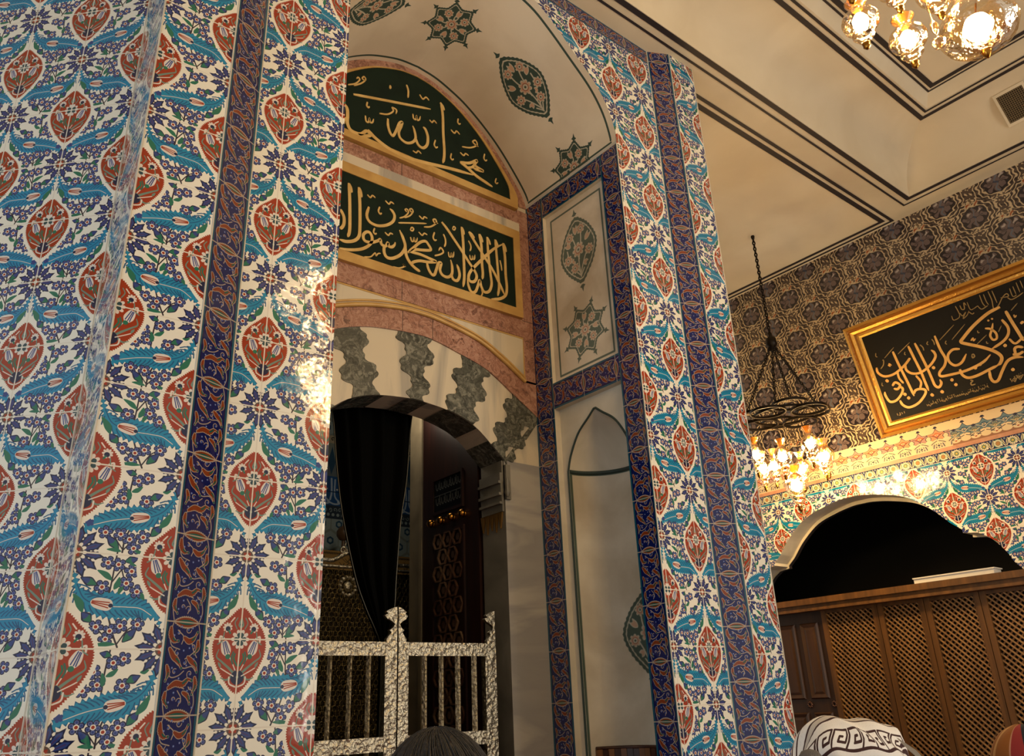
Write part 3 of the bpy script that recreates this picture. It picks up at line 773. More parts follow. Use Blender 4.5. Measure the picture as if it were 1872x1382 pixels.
# outer pilaster faces with their returns
ZM = .0392-2*TH*.967*5
UV0 = TW*1.0
def tface(b, p, q, z0, z1, u0, u1, flip=False):
    P = [(p[0], p[1], z0), (q[0], q[1], z0), (q[0], q[1], z1), (p[0], p[1], z1)]
    v = lambda z: (z-ZM)/TH/2
    uu = [(u0, v(z0)), (u1, v(z0)), (u1, v(z1)), (u0, v(z1))]
    b.face(P, uu)
MXL, RY = .1805*YO/.967, 1.095
b = MB()
tface(b, (MXL, YO), (OX_L, YO), FLOOR, ZC, .5, 1.0)
struct('wall_pilaster_left', b, M['tile'])
b = MB(); tface(b, (MXL, RY), (MXL, YO), FLOOR, ZC, 1.0, 1.5); struct('wall_return_left', b, M['tile'])
SXR = 1.506*YO
b = MB(); tface(b, (OX_R, YO), (SXR, YO), FLOOR, ZC, .5, .98)
struct('wall_pilaster_right', b, M['tile'])
b = MB(); tface(b, (SXR, YO), (SXR, RY), FLOOR, ZC, 0, .5); tface(b, (SXR, RY), (SXR+.3, RY+.3), FLOOR, ZC, .5, 2.6); struct('wall_return_right', b, M['tile'])
# oblique wall to the left
Lx, Ly = -.687, .7266
b = MB(); tface(b, (MXL+Lx*1.6, RY+Ly*1.6), (MXL, RY), FLOOR, ZC, .5-1.6/TW/2+.5, 1.0); struct('wall_left', b, M['tile'])
# pale mortar beads at the corners
b = MB()
for p in ((MXL, YO), (MXL, RY), (SXR, YO), (OX_L, YO), (.3393, YP), (1.3175, YP), (OX_R, YO), (XR, YP)):
    b.tube([(p[0], p[1], FLOOR), (p[0], p[1], ZC if p[0] != XR else 1.185)], .0013, 6)
struct('trim_4', b, M['whiteplaster'])

# ---- portal niche: vault, right jamb with panel and round niche, left jamb
b = MB()
for sd in (1, -1):
    rows, uvs = [], []
    for i in range(NA):
        rows.append([(XC+sd*(fr[i][0]*(1-t)+bk[i][0]*t), YP+t*(YB-YP), fr[i][1]*(1-t)+bk[i][1]*t) for t in np.linspace(0, 1, 9)])
        uvs.append([(i/(NA-1), t) for t in np.linspace(0, 1, 9)])
    b.grid(rows, uvs, flip=(sd == -1))
struct('vault', b, M['vault'])
z_t, z_m0, z_m1 = 1.125, .617, .679
ya, yb_, yc, yd = 1.002, 1.057, 1.266, 1.329     # along the jamb: front strip, field, back strip
def jquad(b, y0, y1, z0, z1, uv=None, x=XR, mi=0):
    b.face([(x, y1, z0), (x, y0, z0), (x, y0, z1), (x, y1, z1)], uv, mi)
b = MB()
vz = lambda z, o: (z-o)/TH
jquad(b, yc, yd, FLOOR, 1.185, [(0, vz(FLOOR, .0)), (1, vz(FLOOR, .0)), (1, vz(1.185, .0)), (0, vz(1.185, 0))])
jquad(b, YP, yb_, FLOOR, 1.185, [(0, vz(FLOOR, .062)), (1, vz(FLOOR, .062)), (1, vz(1.185, .062)), (0, vz(1.185, .062))])
for zz in ((z_m0, z_m1), (z_t, 1.185)):
    n = (yc-yb_)/TH
    jquad(b, yb_, yc, zz[0], zz[1], [(0, 0), (0, n), (1, n), (1, 0)])
struct('trim_5', b, M['strip'])
D1 = .010       # set-back of the plaster panels behind the tile borders
b = MB(); jquad(b, yb_, yc, z_m1, z_t, [(1, 0), (0, 0), (0, 1), (1, 1)], XR+D1)
for (y0, z0), (y1, z1) in (((yb_, z_m1), (yc, z_m1)), ((yc, z_m1), (yc, z_t)), ((yc, z_t), (yb_, z_t)), ((yb_, z_t), (yb_, z_m1))):
    b.face([(XR, y0, z0), (XR, y1, z1), (XR+D1, y1, z1), (XR+D1, y0, z0)], mi=1)
struct('wall_jamb_panel', b, [M['jamb'], M['whiteplaster']])
# lower panel with the pointed round niche
NR, NY, NS, NX = .093, 1.154, .4685, XR+.016
PA = [(0, NS), (.012, NS+.035), (.04, NS+.078), (.075, NS+.105), (NR, NS+.1195)]   # half outline of the pointed head: inset from the edge, height
pa = smooth(PA, 6)
b = MB()
for (y0, z0), (y1, z1) in (((yb_, FLOOR), (yb_, z_m0)), ((yb_, z_m0), (yc, z_m0)), ((yc, z_m0), (yc, FLOOR))):
    b.face([(XR, y1, z1), (XR, y0, z0), (NX, y0, z0), (NX, y1, z1)], mi=0)
b.face([(NX, yb_, FLOOR), (NX, NY-NR, FLOOR), (NX, NY-NR, z_m0), (NX, yb_, z_m0)][::-1]); b.face([(NX, NY+NR, FLOOR), (NX, yc, FLOOR), (NX, yc, z_m0), (NX, NY+NR, z_m0)][::-1])
for i in range(len(pa)-1):
    for s in (1, -1):
        y0, y1 = NY+s*(NR-pa[i][0]), NY+s*(NR-pa[i+1][0])
        f = [(NX, y0, pa[i][1]), (NX, y1, pa[i+1][1]), (NX, y1, z_m0), (NX, y0, z_m0)]
        b.face(f if s == 1 else f[::-1])
struct('wall_niche_surround', b, M['whiteplaster'])
b = MB()
A = np.linspace(0, PI, 25)
zs = np.linspace(FLOOR, NS, 12)
rows = [[(NX+NR*math.sin(a), NY+NR*math.cos(a), z) for z in zs] for a in A]
uvs = [[(a/PI, (z+.69)/(.478+.69)) for z in zs] for a in A]
b.grid(rows, uvs, flip=True)
rows = [[(NX+(NR-p[0])*math.sin(a), NY+(NR-p[0])*math.cos(a), p[1]) for p in pa] for a in A]
b.grid(rows, [[(.45, .45)]*len(pa) for a in A], mi=1, flip=True)
struct('wall_niche', b, [M['niche'], M['whiteplaster']])
b = MB()    # green painted line round the niche mouth and along its springing
ed = [(NX-.001, NY+NR+.004, FLOOR)]+[(NX-.001, NY+NR-p[0]+.003, p[1]) for p in pa]
ed += [(NX-.001, NY-(NR-p[0])-.003, p[1]) for p in pa[::-1]]+[(NX-.001, NY-NR-.004, FLOOR)]
b.tube(ed, .0026, 6)
b.tube([(NX+(NR-.001)*math.sin(a), NY+(NR-.001)*math.cos(a), NS) for a in A], .0042, 6)
struct('trim_6', b, plain('dark_green_line', (44, 60, 54), .6))
b = MB(); b.face([(XL, YP, FLOOR), (XL, YB, FLOOR), (XL, YB, 1.185), (XL, YP, 1.185)]); struct('wall_jamb_left', b, M['grey_m'])

# ---- the back of the portal niche: marble wall with a doorway under a segmental arch
IA = [(0, .5935), (.03, .592), (.094, .5834), (.16, .5583), (.23, .4976)]
AX = .832
ia = resamp(IA, 16)
arch = [(AX-p[0], p[1]) for p in ia[::-1]]+[(AX+p[0], p[1]) for p in ia[1:]]
DL, DR = AX-.23, AX+.23
Y2 = 1.412
b = MB()
Q = lambda x0, z0, x1, z1, mi=0, y=YB: b.face([(x0, y, z0), (x1, y, z0), (x1, y, z1), (x0, y, z1)], mi=mi)
Q(XL, FLOOR, DL, .4976, 1); Q(DR, FLOOR, XR, .4976, 1); Q(XL, .4976, DL, 1.185); Q(DR, .4976, XR, 1.185)
for (xa, za), (xb, zb) in zip(arch[:-1], arch[1:]):
    b.face([(xa, YB, za), (xb, YB, zb), (xb, YB, 1.185), (xa, YB, 1.185)])
full = [(XC+p[0], p[1]) for p in bk]+[(XC-p[0], p[1]) for p in bk[::-1][1:]]
b.face([(x, YB, z) for x, z in full])
for (xa, za), (xb, zb) in zip(arch[:-1], arch[1:]):      # soffit
    b.face([(xb, YB, zb), (xa, YB, za), (xa, Y2, za), (xb, Y2, zb)], mi=2)
b.face([(DR, YB, FLOOR), (DR, Y2, FLOOR), (DR, Y2, .4976), (DR, YB, .4976)], mi=3); b.face([(DL, Y2, FLOOR), (DL, YB, FLOOR), (DL, YB, .4976), (DL, Y2, .4976)], mi=3)
struct('wall_back', b, [M['white_m'], M['grey_m'], M['white_m'], M['stone']])
FY = lambda y: (lambda u, v, d: (u, y+d, v))
def bx(b, x0, z0, x1, z1, t=.006, mi=0): b.prism([(x0, z0), (x1, z0), (x1, z1), (x0, z1)], FY(YB-t), t, mi)
OA = [(-.30, .640), (-.24, .672), (-.181, .7049), (-.12, .726), (-.069, .7349), (-.01, .7405), (.044, .7395), (.1208, .7222), (.1973, .6987), (.2721, .6529), (.3335, .6153)]
oa = [(.83+p[0], p[1]) for p in smooth(OA, 6)]
GA = [(-.31, .690), (-.24, .728), (-.183, .755), (-.11, .778), (-.039, .7907), (.0, .793), (.057, .7905), (.16, .771), (.2316, .7381), (.30, .6963)]
ga = [(.83+p[0], p[1]) for p in smooth(GA, 6)]
# dark breccia voussoirs with joggled edges, face and soffit
def at(curve, x): return float(np.interp(x, [p[0] for p in curve], [p[1] for p in curve]))
def wob(p, q, amp, n, ph=0., m=44):
    """joggled joint: rounded lobes between p and q"""
    p, q = np.array(p), np.array(q); d = q-p; L = np.hypot(*d); nn = np.array([-d[1], d[0]])/L
    lob = lambda t: math.copysign(abs(math.sin(2*PI*n*t+ph))**.55, math.sin(2*PI*n*t+ph))
    return [tuple(p+d*(t+.012*math.sin(4*PI*n*t+2*ph))+nn*amp*(lob(t)+.28*math.sin(6*PI*n*t+ph*3))*min(1, 9*t, 9*(1-t))) for t in np.linspace(0, 1, m)]
VS = [((.688, .750), (.640, .700)), ((.822, .853), (.790, .875)), ((.913, .980), (.951, 1.028)), ((1.028, DR), (1.092, 1.1632)), ((.62, .652), (.50, .545))]
for k, ((i0, i1), (o0, o1)) in enumerate(VS):
    b = MB()
    z_ = lambda x: at(arch, x) if x < DR-.001 else .4976
    lo = [(x, z_(x)) for x in np.linspace(i0, i1, 6)]
    ou = [(x, at(oa, x)) for x in np.linspace(o1, o0, 6)]
    ph = k*1.9
    poly = lo + wob(lo[-1], ou[0], .0105, 2.1, ph)[1:-1] + ou + wob(ou[-1], lo[0], .0105, 2.1, ph+2.4)[1:-1]
    b.prism(poly, FY(YB-.002), .002)
    if k == 3:
        b.prism(wob((1.068, .485), (1.128, .555), .007, 2., 1.)+[(1.163, .60), (1.163, .614), (1.062, .4976)], FY(YB-.0021), .002)
    xs_ = np.linspace(i0-.008, min(i1+.01, DR), 8)
    for xa, xb in zip(xs_[:-1], xs_[1:]):
        e = .0012
        b.face([(xb, YB, at(arch, xb)-e), (xa, YB, at(arch, xa)-e), (xa, Y2, at(arch, xa)-e), (xb, Y2, at(arch, xb)-e)])
    o = struct('trim_%d' % (20+k), b, M['green_b'])
# pink marble: arch band, jambs, cornice courses
b = MB()
for p, q in zip(range(len(oa)-1), range(1, len(oa))):
    xa, xb = oa[p][0], oa[q][0]
    b.prism([(xa, oa[p][1]), (xb, oa[q][1]), (xb, at(ga, xb)-.004 if xb < 1.13 else .70), (xa, at(ga, xa)-.004 if xa < 1.13 else .70)], FY(YB-.004), .004)
bx(b, 1.1305, .695, XR, 1.17, .004); bx(b, XL, .695, .5195, 1.17, .004)
bx(b, .5195, .811, 1.1305, .857, .004); bx(b, .5195, 1.127, 1.1305, 1.163, .004)
inn = [(XC+p[0]*.93, 1.165+(p[1]-1.165)*.925) for p in bk]; 
ring_o = [(XC+p[0], p[1]) for p in bk]; N2 = len(bk)
for s in (1, -1):
    for i in range(N2-1):
        f = lambda x: x if s == 1 else 2*XC-x
        pl = [(f(inn[i][0]), inn[i][1]), (f(ring_o[i][0]), ring_o[i][1]), (f(ring_o[i+1][0]), ring_o[i+1][1]), (f(inn[i+1][0]), inn[i+1][1])]
        b.prism(pl if s == 1 else pl[::-1], FY(YB-.004), .004)
struct('trim_7', b, M['pink'])
b = MB(); bx(b, .517, 1.0985, 1.1325, 1.127, .008); struct('trim_8', b, M['white_m'])
# pale spandrels with a thin bronze edge, gilded moulding
b = MB()
sp = [(x, z+.006) for x, z in ga if .521 < x < 1.129]
b.prism(sp+[(1.1295, .7), (1.1295, .8065), (.5205, .8065)][0:3], FY(YB-.005), .005)
struct('trim_9', b, M['white_m'])
b = MB()
for w_, z_, r_ in ((.0, .0, .0052), (.0, .010, .0026)):
    b.tube([(x, YB-.006-w_, z+z_) for x, z in ga], r_, 8)
b.tube([(1.129, YB-.005, .70), (1.129, YB-.005, .8068), (.5205, YB-.005, .8068), (.5205, YB-.005, .70)], .0022, 6)
struct('trim_10', b, M['gold'])
# dark mortar joints in the pink courses
b = MB()
for x0, z0, x1, z1 in ((.7975, .7405, .7985, .785), (.8735, .7395, .8745, .786), (.795, .811, .796, .857), (.79, 1.127, .791, 1.163), (1.131, .855, 1.163, .856)):
    bx(b, x0, z0, x1, z1, .0045)
struct('trim_11', b, M['stripe'])
# carved capital on the door jamb
b = MB()
for z0, z1, d in ((.470, .4976, .004), (.452, .470, .010), (.446, .452, .014), (.426, .446, .008), (.420, .426, .013), (.406, .420, .006), (.401, .406, .012), (.385, .401, .005)):
    b.box((DR+.001, YB+.004, z0), (DR-d, Y2-.004, z1))
b.box((DR, YB-.006, .41), (DR+.012, YB+.004, .487)); b.tube([(DR+.002, YB-.006, z) for z in (.455, .445, .435, .425, .415)], [.004, .006, .004, .007, .003], 8)
struct('trim_12', b, M['stone'])
b = MB()
for k in range(5):
    y = YB+.008+k*.0155
    b.prism([(y, .385), (y+.0145, .385), (y+.012, .368), (y+.0075, .350-.006*(k % 2)), (y+.003, .368)], lambda u, v, d: (DR-.004+d, u, v), .004)
struct('trim_13', b, plain('dull_gilt_stalactite', (112, 82, 34), .5, .3))

# ---- ceiling: flat plaster, coved well over the viewer, painted lines
K = 1.038
HX0, HX1, HY0, HY1 = -1.0, 2.533, -1.3, .917
b = MB()
def cq(x0, y0, x1, y1, z=ZC, mi=0): b.face([(x0, y1, z), (x1, y1, z), (x1, y0, z), (x0, y0, z)], mi=mi)
cq(-2, HY1, 3.0, 1.04); cq(HX1, -2, 3.0, HY1); cq(-2, -2, HX0, HY1); cq(HX0, -2, HX1, HY0); cq(-2, 1.04, 3.0, 3, mi=1)
cove = [(.1453*(1-math.cos(t)), .1505*math.sin(t)) for t in np.linspace(0, PI/2, 12)]
steps = cove+[(.1453+.041, .1505), (.1453+.063, .187), (.1453+.093, .187)]
rect = lambda d, h: [(HX0+d, HY0+d, ZC+h), (HX1-d, HY0+d, ZC+h), (HX1-d, HY1-d, ZC+h), (HX0+d, HY1-d, ZC+h)]
for side in range(4):
    R = [[rect(d, h)[side], rect(d, h)[(side+1) % 4]] for d, h in steps]
    b.grid(R[:12], smooth=True, flip=False); b.grid(R[11:], smooth=False)
zt = ZC+.187; d = .1453+.093
b.face([(HX0+d, HY1-d, zt), (HX1-d, HY1-d, zt), (HX1-d, HY0+d, zt), (HX0+d, HY0+d, zt)])
struct('ceiling', b, [M['plaster'], M['plaster_lit']])
b = MB(); e = .0012
def ringband(d0, d1, h):
    a, c = rect(d0, h-e), rect(d1, h-e)
    for i in range(4): b.face([a[i], a[(i+1) % 4], c[(i+1) % 4], c[i]])
ringband(-.016, -.001, 0); ringband(-.040, -.033, 0)
ringband(.1455, .160, .1505); ringband(.172, .180, .1505); ringband(.2085, .215, .187); ringband(.222, .238, .187)
def lq(x0, y0, x1, y1): b.face([(x0, y0, ZC-e), (x0, y1, ZC-e), (x1, y1, ZC-e), (x1, y0, ZC-e)])
XW = 2.647
lq(1.3, 1.022, XW-.012, 1.033); lq(1.3, 1.044, XW-.036, 1.061); lq(XW-.022, 1.033, XW-.012, 2.4); lq(XW-.050, 1.061, XW-.036, 2.4)
struct('trim_14', b, M['stripe'])

# ---- right wall: scale tiles above, palmette frieze, flower border, iznik tiles round an arched recess
def W(y, z, d=0.): return (XW+d, y*K, z*K)
b = MB()
def wq(y0, y1, z0, z1, uvf, mi, d=0.): b.face([W(y1, z0, d), W(y0, z0, d), W(y0, z1, d), W(y1, z1, d)], [uvf(y1, z0), uvf(y0, z0), uvf(y0, z1), uvf(y1, z1)], mi)
us = lambda y, z: (-(y-1.430)/.170, (z-1.379)/.170)
ut = lambda y, z: (-(y-1.0236)/.1000/2, (z-.5086)/.0957/2+.5)
wq(-1.2, 2.3, .762, 1.489, us, 0)
wq(.985, 2.3, .684, .762, lambda y, z: (-y/.108, (z-.684)/.078), 1); wq(-1.2, .985, .684, .762, lambda y, z: (-y/.118, (z-.684)/.078), 2)
wq(-1.2, 2.3, .672, .684, us, 3); wq(-1.2, 2.3, .642, .672, lambda y, z: (-y/.080, (z-.642)/.030), 4)
OPc = 1.345
OH = [(0, .600), (.035, .599), (.10, .587), (.18, .561), (.247, .511), (.297, .456), (.325, .432), (.325, .422), (.365, .416), (.399, .392), (.428, .352), (.442, .320), (.46, .297)]
oh = [OH[0]]
for i in range(6): pass
oh = smooth(OH[:6], 5)+[OH[6], OH[7], OH[8]]+smooth(OH[8:], 4)[1:]
full = [(OPc-p[0], p[1]) for p in oh[::-1]]+[(OPc+p[0], p[1]) for p in oh[1:]]      # right (small y) to left
for (ya_, za_), (yb2, zb2) in zip(full[:-1], full[1:]):
    if abs(ya_-yb2) > 1e-5:
        b.face([W(yb2, zb2), W(ya_, za_), W(ya_, .642), W(yb2, .642)], [ut(yb2, zb2), ut(ya_, za_), ut(ya_, .642), ut(yb2, .642)], 5)
wq(-1.2, OPc-.46, FLOOR/K, .642, ut, 5); wq(OPc+.46, 2.3, FLOOR/K, .642, ut, 5)
struct('wall_right', b, [M['scale'], M['frieze_w'], M['frieze_b'], M['pinkline'], M['fband'], M['tile']])
b = MB()
for (ya_, za_), (yb2, zb2) in zip(full[:-1], full[1:]):
    b.face([W(ya_, za_), W(yb2, zb2), W(yb2, zb2, .08), W(ya_, za_, .08)])
for (ya_, za_), (yb2, zb2) in zip(full[:-1], full[1:]):
    s1, s2 = [(OPc+(y-OPc)*.985, .29+(z-.29)*.96) for y, z in ((ya_, za_), (yb2, zb2))]
    b.face([W(ya_, za_, .08), W(yb2, zb2, .08), W(s2[0], s2[1], .08), W(s1[0], s1[1], .08)])
    b.face([W(s1[0], s1[1], .08), W(s2[0], s2[1], .08), W(s2[0], s2[1], .1), W(s1[0], s1[1], .1)], mi=1)
struct('trim_15', b, [M['whiteplaster'], M['stripe']])
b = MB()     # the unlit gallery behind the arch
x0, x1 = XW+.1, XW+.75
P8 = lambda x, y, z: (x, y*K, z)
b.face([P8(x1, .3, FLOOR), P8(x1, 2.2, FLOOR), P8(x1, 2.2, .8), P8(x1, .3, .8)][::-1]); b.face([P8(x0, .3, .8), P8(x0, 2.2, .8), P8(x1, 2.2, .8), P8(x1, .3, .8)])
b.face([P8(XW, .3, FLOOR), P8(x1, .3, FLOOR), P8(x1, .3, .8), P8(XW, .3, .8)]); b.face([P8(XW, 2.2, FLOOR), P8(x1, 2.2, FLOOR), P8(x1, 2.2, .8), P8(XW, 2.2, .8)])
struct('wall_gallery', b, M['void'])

# ---- the tomb chamber beyond the doorway
def paint_tombwall():
    A, Bc, C = rgb(58, 92, 120), rgb(170, 186, 184), rgb(96, 128, 150)
    P = Paint(512, 512, 0, .4, .40, .80, rgb(150, 160, 150))
    s = .062
    for r in range(4):
        for c in range(8):
            x, z = c*s*.86+(s*.43 if r % 2 else 0), .425+r*s*.8
            P.poly([(x+s*.46*math.sin(t), z+s*.46*math.cos(t)) for t in np.arange(6)*PI/3], Bc); P.poly([(x+s*.2*math.sin(t), z+s*.2*math.cos(t)) for t in np.arange(6)*PI/3], A); P.disc((x, z), .006, Bc)
            P.poly([(x+s*.43, z+s*.26), (x+s*.62, z+s*.55), (x+s*.24, z+s*.55)], C)
    P.poly([(0, .540), (.4, .540), (.4, .58), (0, .58)], rgb(62, 74, 86))
    for i in range(26): P.disc((i*.016, .552), .005, Bc); curl(P, (i*.016+.006, .567), .007, Bc, .0022, i)
    P.poly([(0, .58), (.4, .58), (.4, .67), (0, .67)], rgb(52, 98, 158))
    for i in range(12):
        x = .012+i*.034
        P.stroke([(x, .662), (x+.002, .62), (x-.002, .598)], .006, rgb(196, 214, 232)); P.stroke([(x+.012, .66), (x+.013, .61), (x+.03, .59), (x+.012, .585), (x-.01, .592)], .005, rgb(196, 214, 232)); P.disc((x+.02, .63), .003, WHITE)
    P.stroke([(0, .622), (.4, .622)], .0025, rgb(30, 60, 100), 0)
    P.poly([(0, .67), (.4, .67), (.4, .71), (0, .71)], rgb(120, 132, 138))
    for i in range(14): P.poly([(i*.03, .675), (i*.03+.013, .715), (i*.03, .765), (i*.03-.013, .715)], A)
    P.poly([(0, .775), (.4, .775), (.4, .8), (0, .8)], rgb(206, 190, 158))
    for i in range(14): curl(P, (i*.03, .788), .008, rgb(70, 66, 60), .003, i)
    return P.image('tomb_wall_tiles')
b = MB()
TX0, TX1, TY = .5, 1.9, 2.2
ub = lambda x, z: ((x-.5)/.4, (z-.40)/.40)
b.face([(TX0, TY, FLOOR), (TX1, TY, FLOOR), (TX1, TY, 1.2), (TX0, TY, 1.2)], [ub(TX0, FLOOR), ub(TX1, FLOOR), ub(TX1, 1.2), ub(TX0, 1.2)])
struct('wall_tomb', b, glazed('tomb_wall_tile', paint_tombwall(), .2))
b = MB()
b.face([(TX0, Y2, FLOOR), (TX0, TY, FLOOR), (TX0, TY, 1.2), (TX0, Y2, 1.2)]); b.face([(TX1, TY, FLOOR), (TX1, Y2, FLOOR), (TX1, Y2, 1.2), (TX1, TY, 1.2)])
b.face([(TX0, Y2, 1.2), (TX0, TY, 1.2), (TX1, TY, 1.2), (TX1, Y2, 1.2)])
b.face([(DR, Y2, FLOOR), (TX1, Y2, FLOOR), (TX1, Y2, 1.2), (DR, Y2, 1.2)]); b.face([(TX0, Y2, FLOOR), (DL, Y2, FLOOR), (DL, Y2, 1.2), (TX0, Y2, 1.2)])
for (xa, za), (xb, zb) in zip(arch[:-1], arch[1:]): b.face([(xa, Y2, za), (xb, Y2, zb), (xb, Y2, 1.2), (xa, Y2, 1.2)])
struct('wall_chamber', b, M['void'])
b = MB(); b.box((1.060, 1.655, FLOOR), (1.10, 1.712, .95)); b.box((1.056, 1.652, FLOOR), (1.066, 1.664, .95)); struct('trim_16', b, M['postwood'])
l = bpy.data.lights.new('added_chamber_fill', 'POINT'); l.energy = 6; l.color = (1, .86, .66); l.shadow_soft_size = .12  # added fill without a fixture, keeps the chamber tiles readable
lo_ = bpy.data.objects.new('added_chamber_fill', l); COL.objects.link(lo_); lo_.location = conv((.98, 1.62, .72))
LUN=[(73,[(6563,12876),(7446,13145),(8631,13501)]),(122,[(7475,13581),(7533,13577)]),(55,[(7946,13886),(7995,13732),(7990,13514)]),(43,[(8316,13785),(8408,13695),(8500,13797),(8590,13745)]),(40,[(6421,13071),(6595,13198),(6701,13359),(6668,13417),(6622,13357)]),(40,[(6568,13126),(6743,13285),(6851,13446),(6811,13516),(6765,13435),(6852,13412)]),(46,[(6920,12840),(6905,12731),(6946,12695),(6975,12743)]),(46,[(7238,12672),(7455,12760),(7594,12919),(7564,13007),(7679,12996),(7668,12873)]),(46,[(6879,12433),(6901,12294),(6959,12289),(6985,12412),(7003,12311),(7063,12334),(7091,12444)]),(46,[(8127,13105),(8148,12986),(8211,12982),(8233,13105),(8247,12989),(8307,13018),(8340,13141)]),(76,[(7457,12635),(7469,12420),(7535,12250),(7611,12225),(7698,12446),(7762,12647),(7838,12719),(7814,12587),(7753,12387),(7797,12239),(7958,12185),(8118,12270),(8208,12432),(8170,12655),(8124,12754)]),(82,[(8208,12432),(8282,12278),(8414,12246),(8530,12392),(8550,12627),(8489,12808),(8415,12860)]),(40,[(8597,13161),(8672,13119),(8727,13200),(8809,13151)]),(40,[(8137,12041),(8228,12025),(8286,12099),(8372,12056)]),(43,[(8766,12641),(8732,12486),(8782,12422),(8834,12473)]),(82,[(8938,13828),(8985,13479),(8995,12944),(9022,12462),(9010,12213),(8974,12059)]),(67,[(8910,13843),(8987,13772),(9029,13665)]),(43,[(9450,13617),(9433,13499),(9476,13457),(9520,13501)]),(43,[(9222,13167),(9327,13109),(9393,13205),(9492,13144)]),(46,[(9554,12805),(9809,12893),(10016,13068),(9975,13188),(9884,13117),(9942,13063),(10059,13037)]),(43,[(9490,12604),(9596,12560),(9652,12642),(9749,12628)]),(43,[(9231,12458),(9205,12328),(9246,12276),(9295,12326)]),(43,[(10253,12906),(10222,12761),(10272,12704),(10319,12753)]),(40,[(10596,12309),(10561,12187),(10605,12155),(10652,12204)]),(92,[(6313,12513),(6420,12402),(6442,12216),(6445,12022),(6515,11877),(6647,11844),(6793,11881),(6922,12024),(7015,11953),(6868,11861),(6721,11846)]),(98,[(6951,12070),(7167,11926),(7538,11802),(7979,11779),(8497,11855),(9173,11991),(9881,12104)]),(98,[(9485,12319),(9704,12239),(9989,12109),(10464,11997)]),(85,[(9485,12312),(9762,12406),(10003,12591),(9932,12417),(10180,12357),(10031,12311),(9868,12311)]),(73,[(9965,12549),(9869,12347),(9704,12239)]),(67,[(6417,12138),(6363,12046),(6361,11949)])]
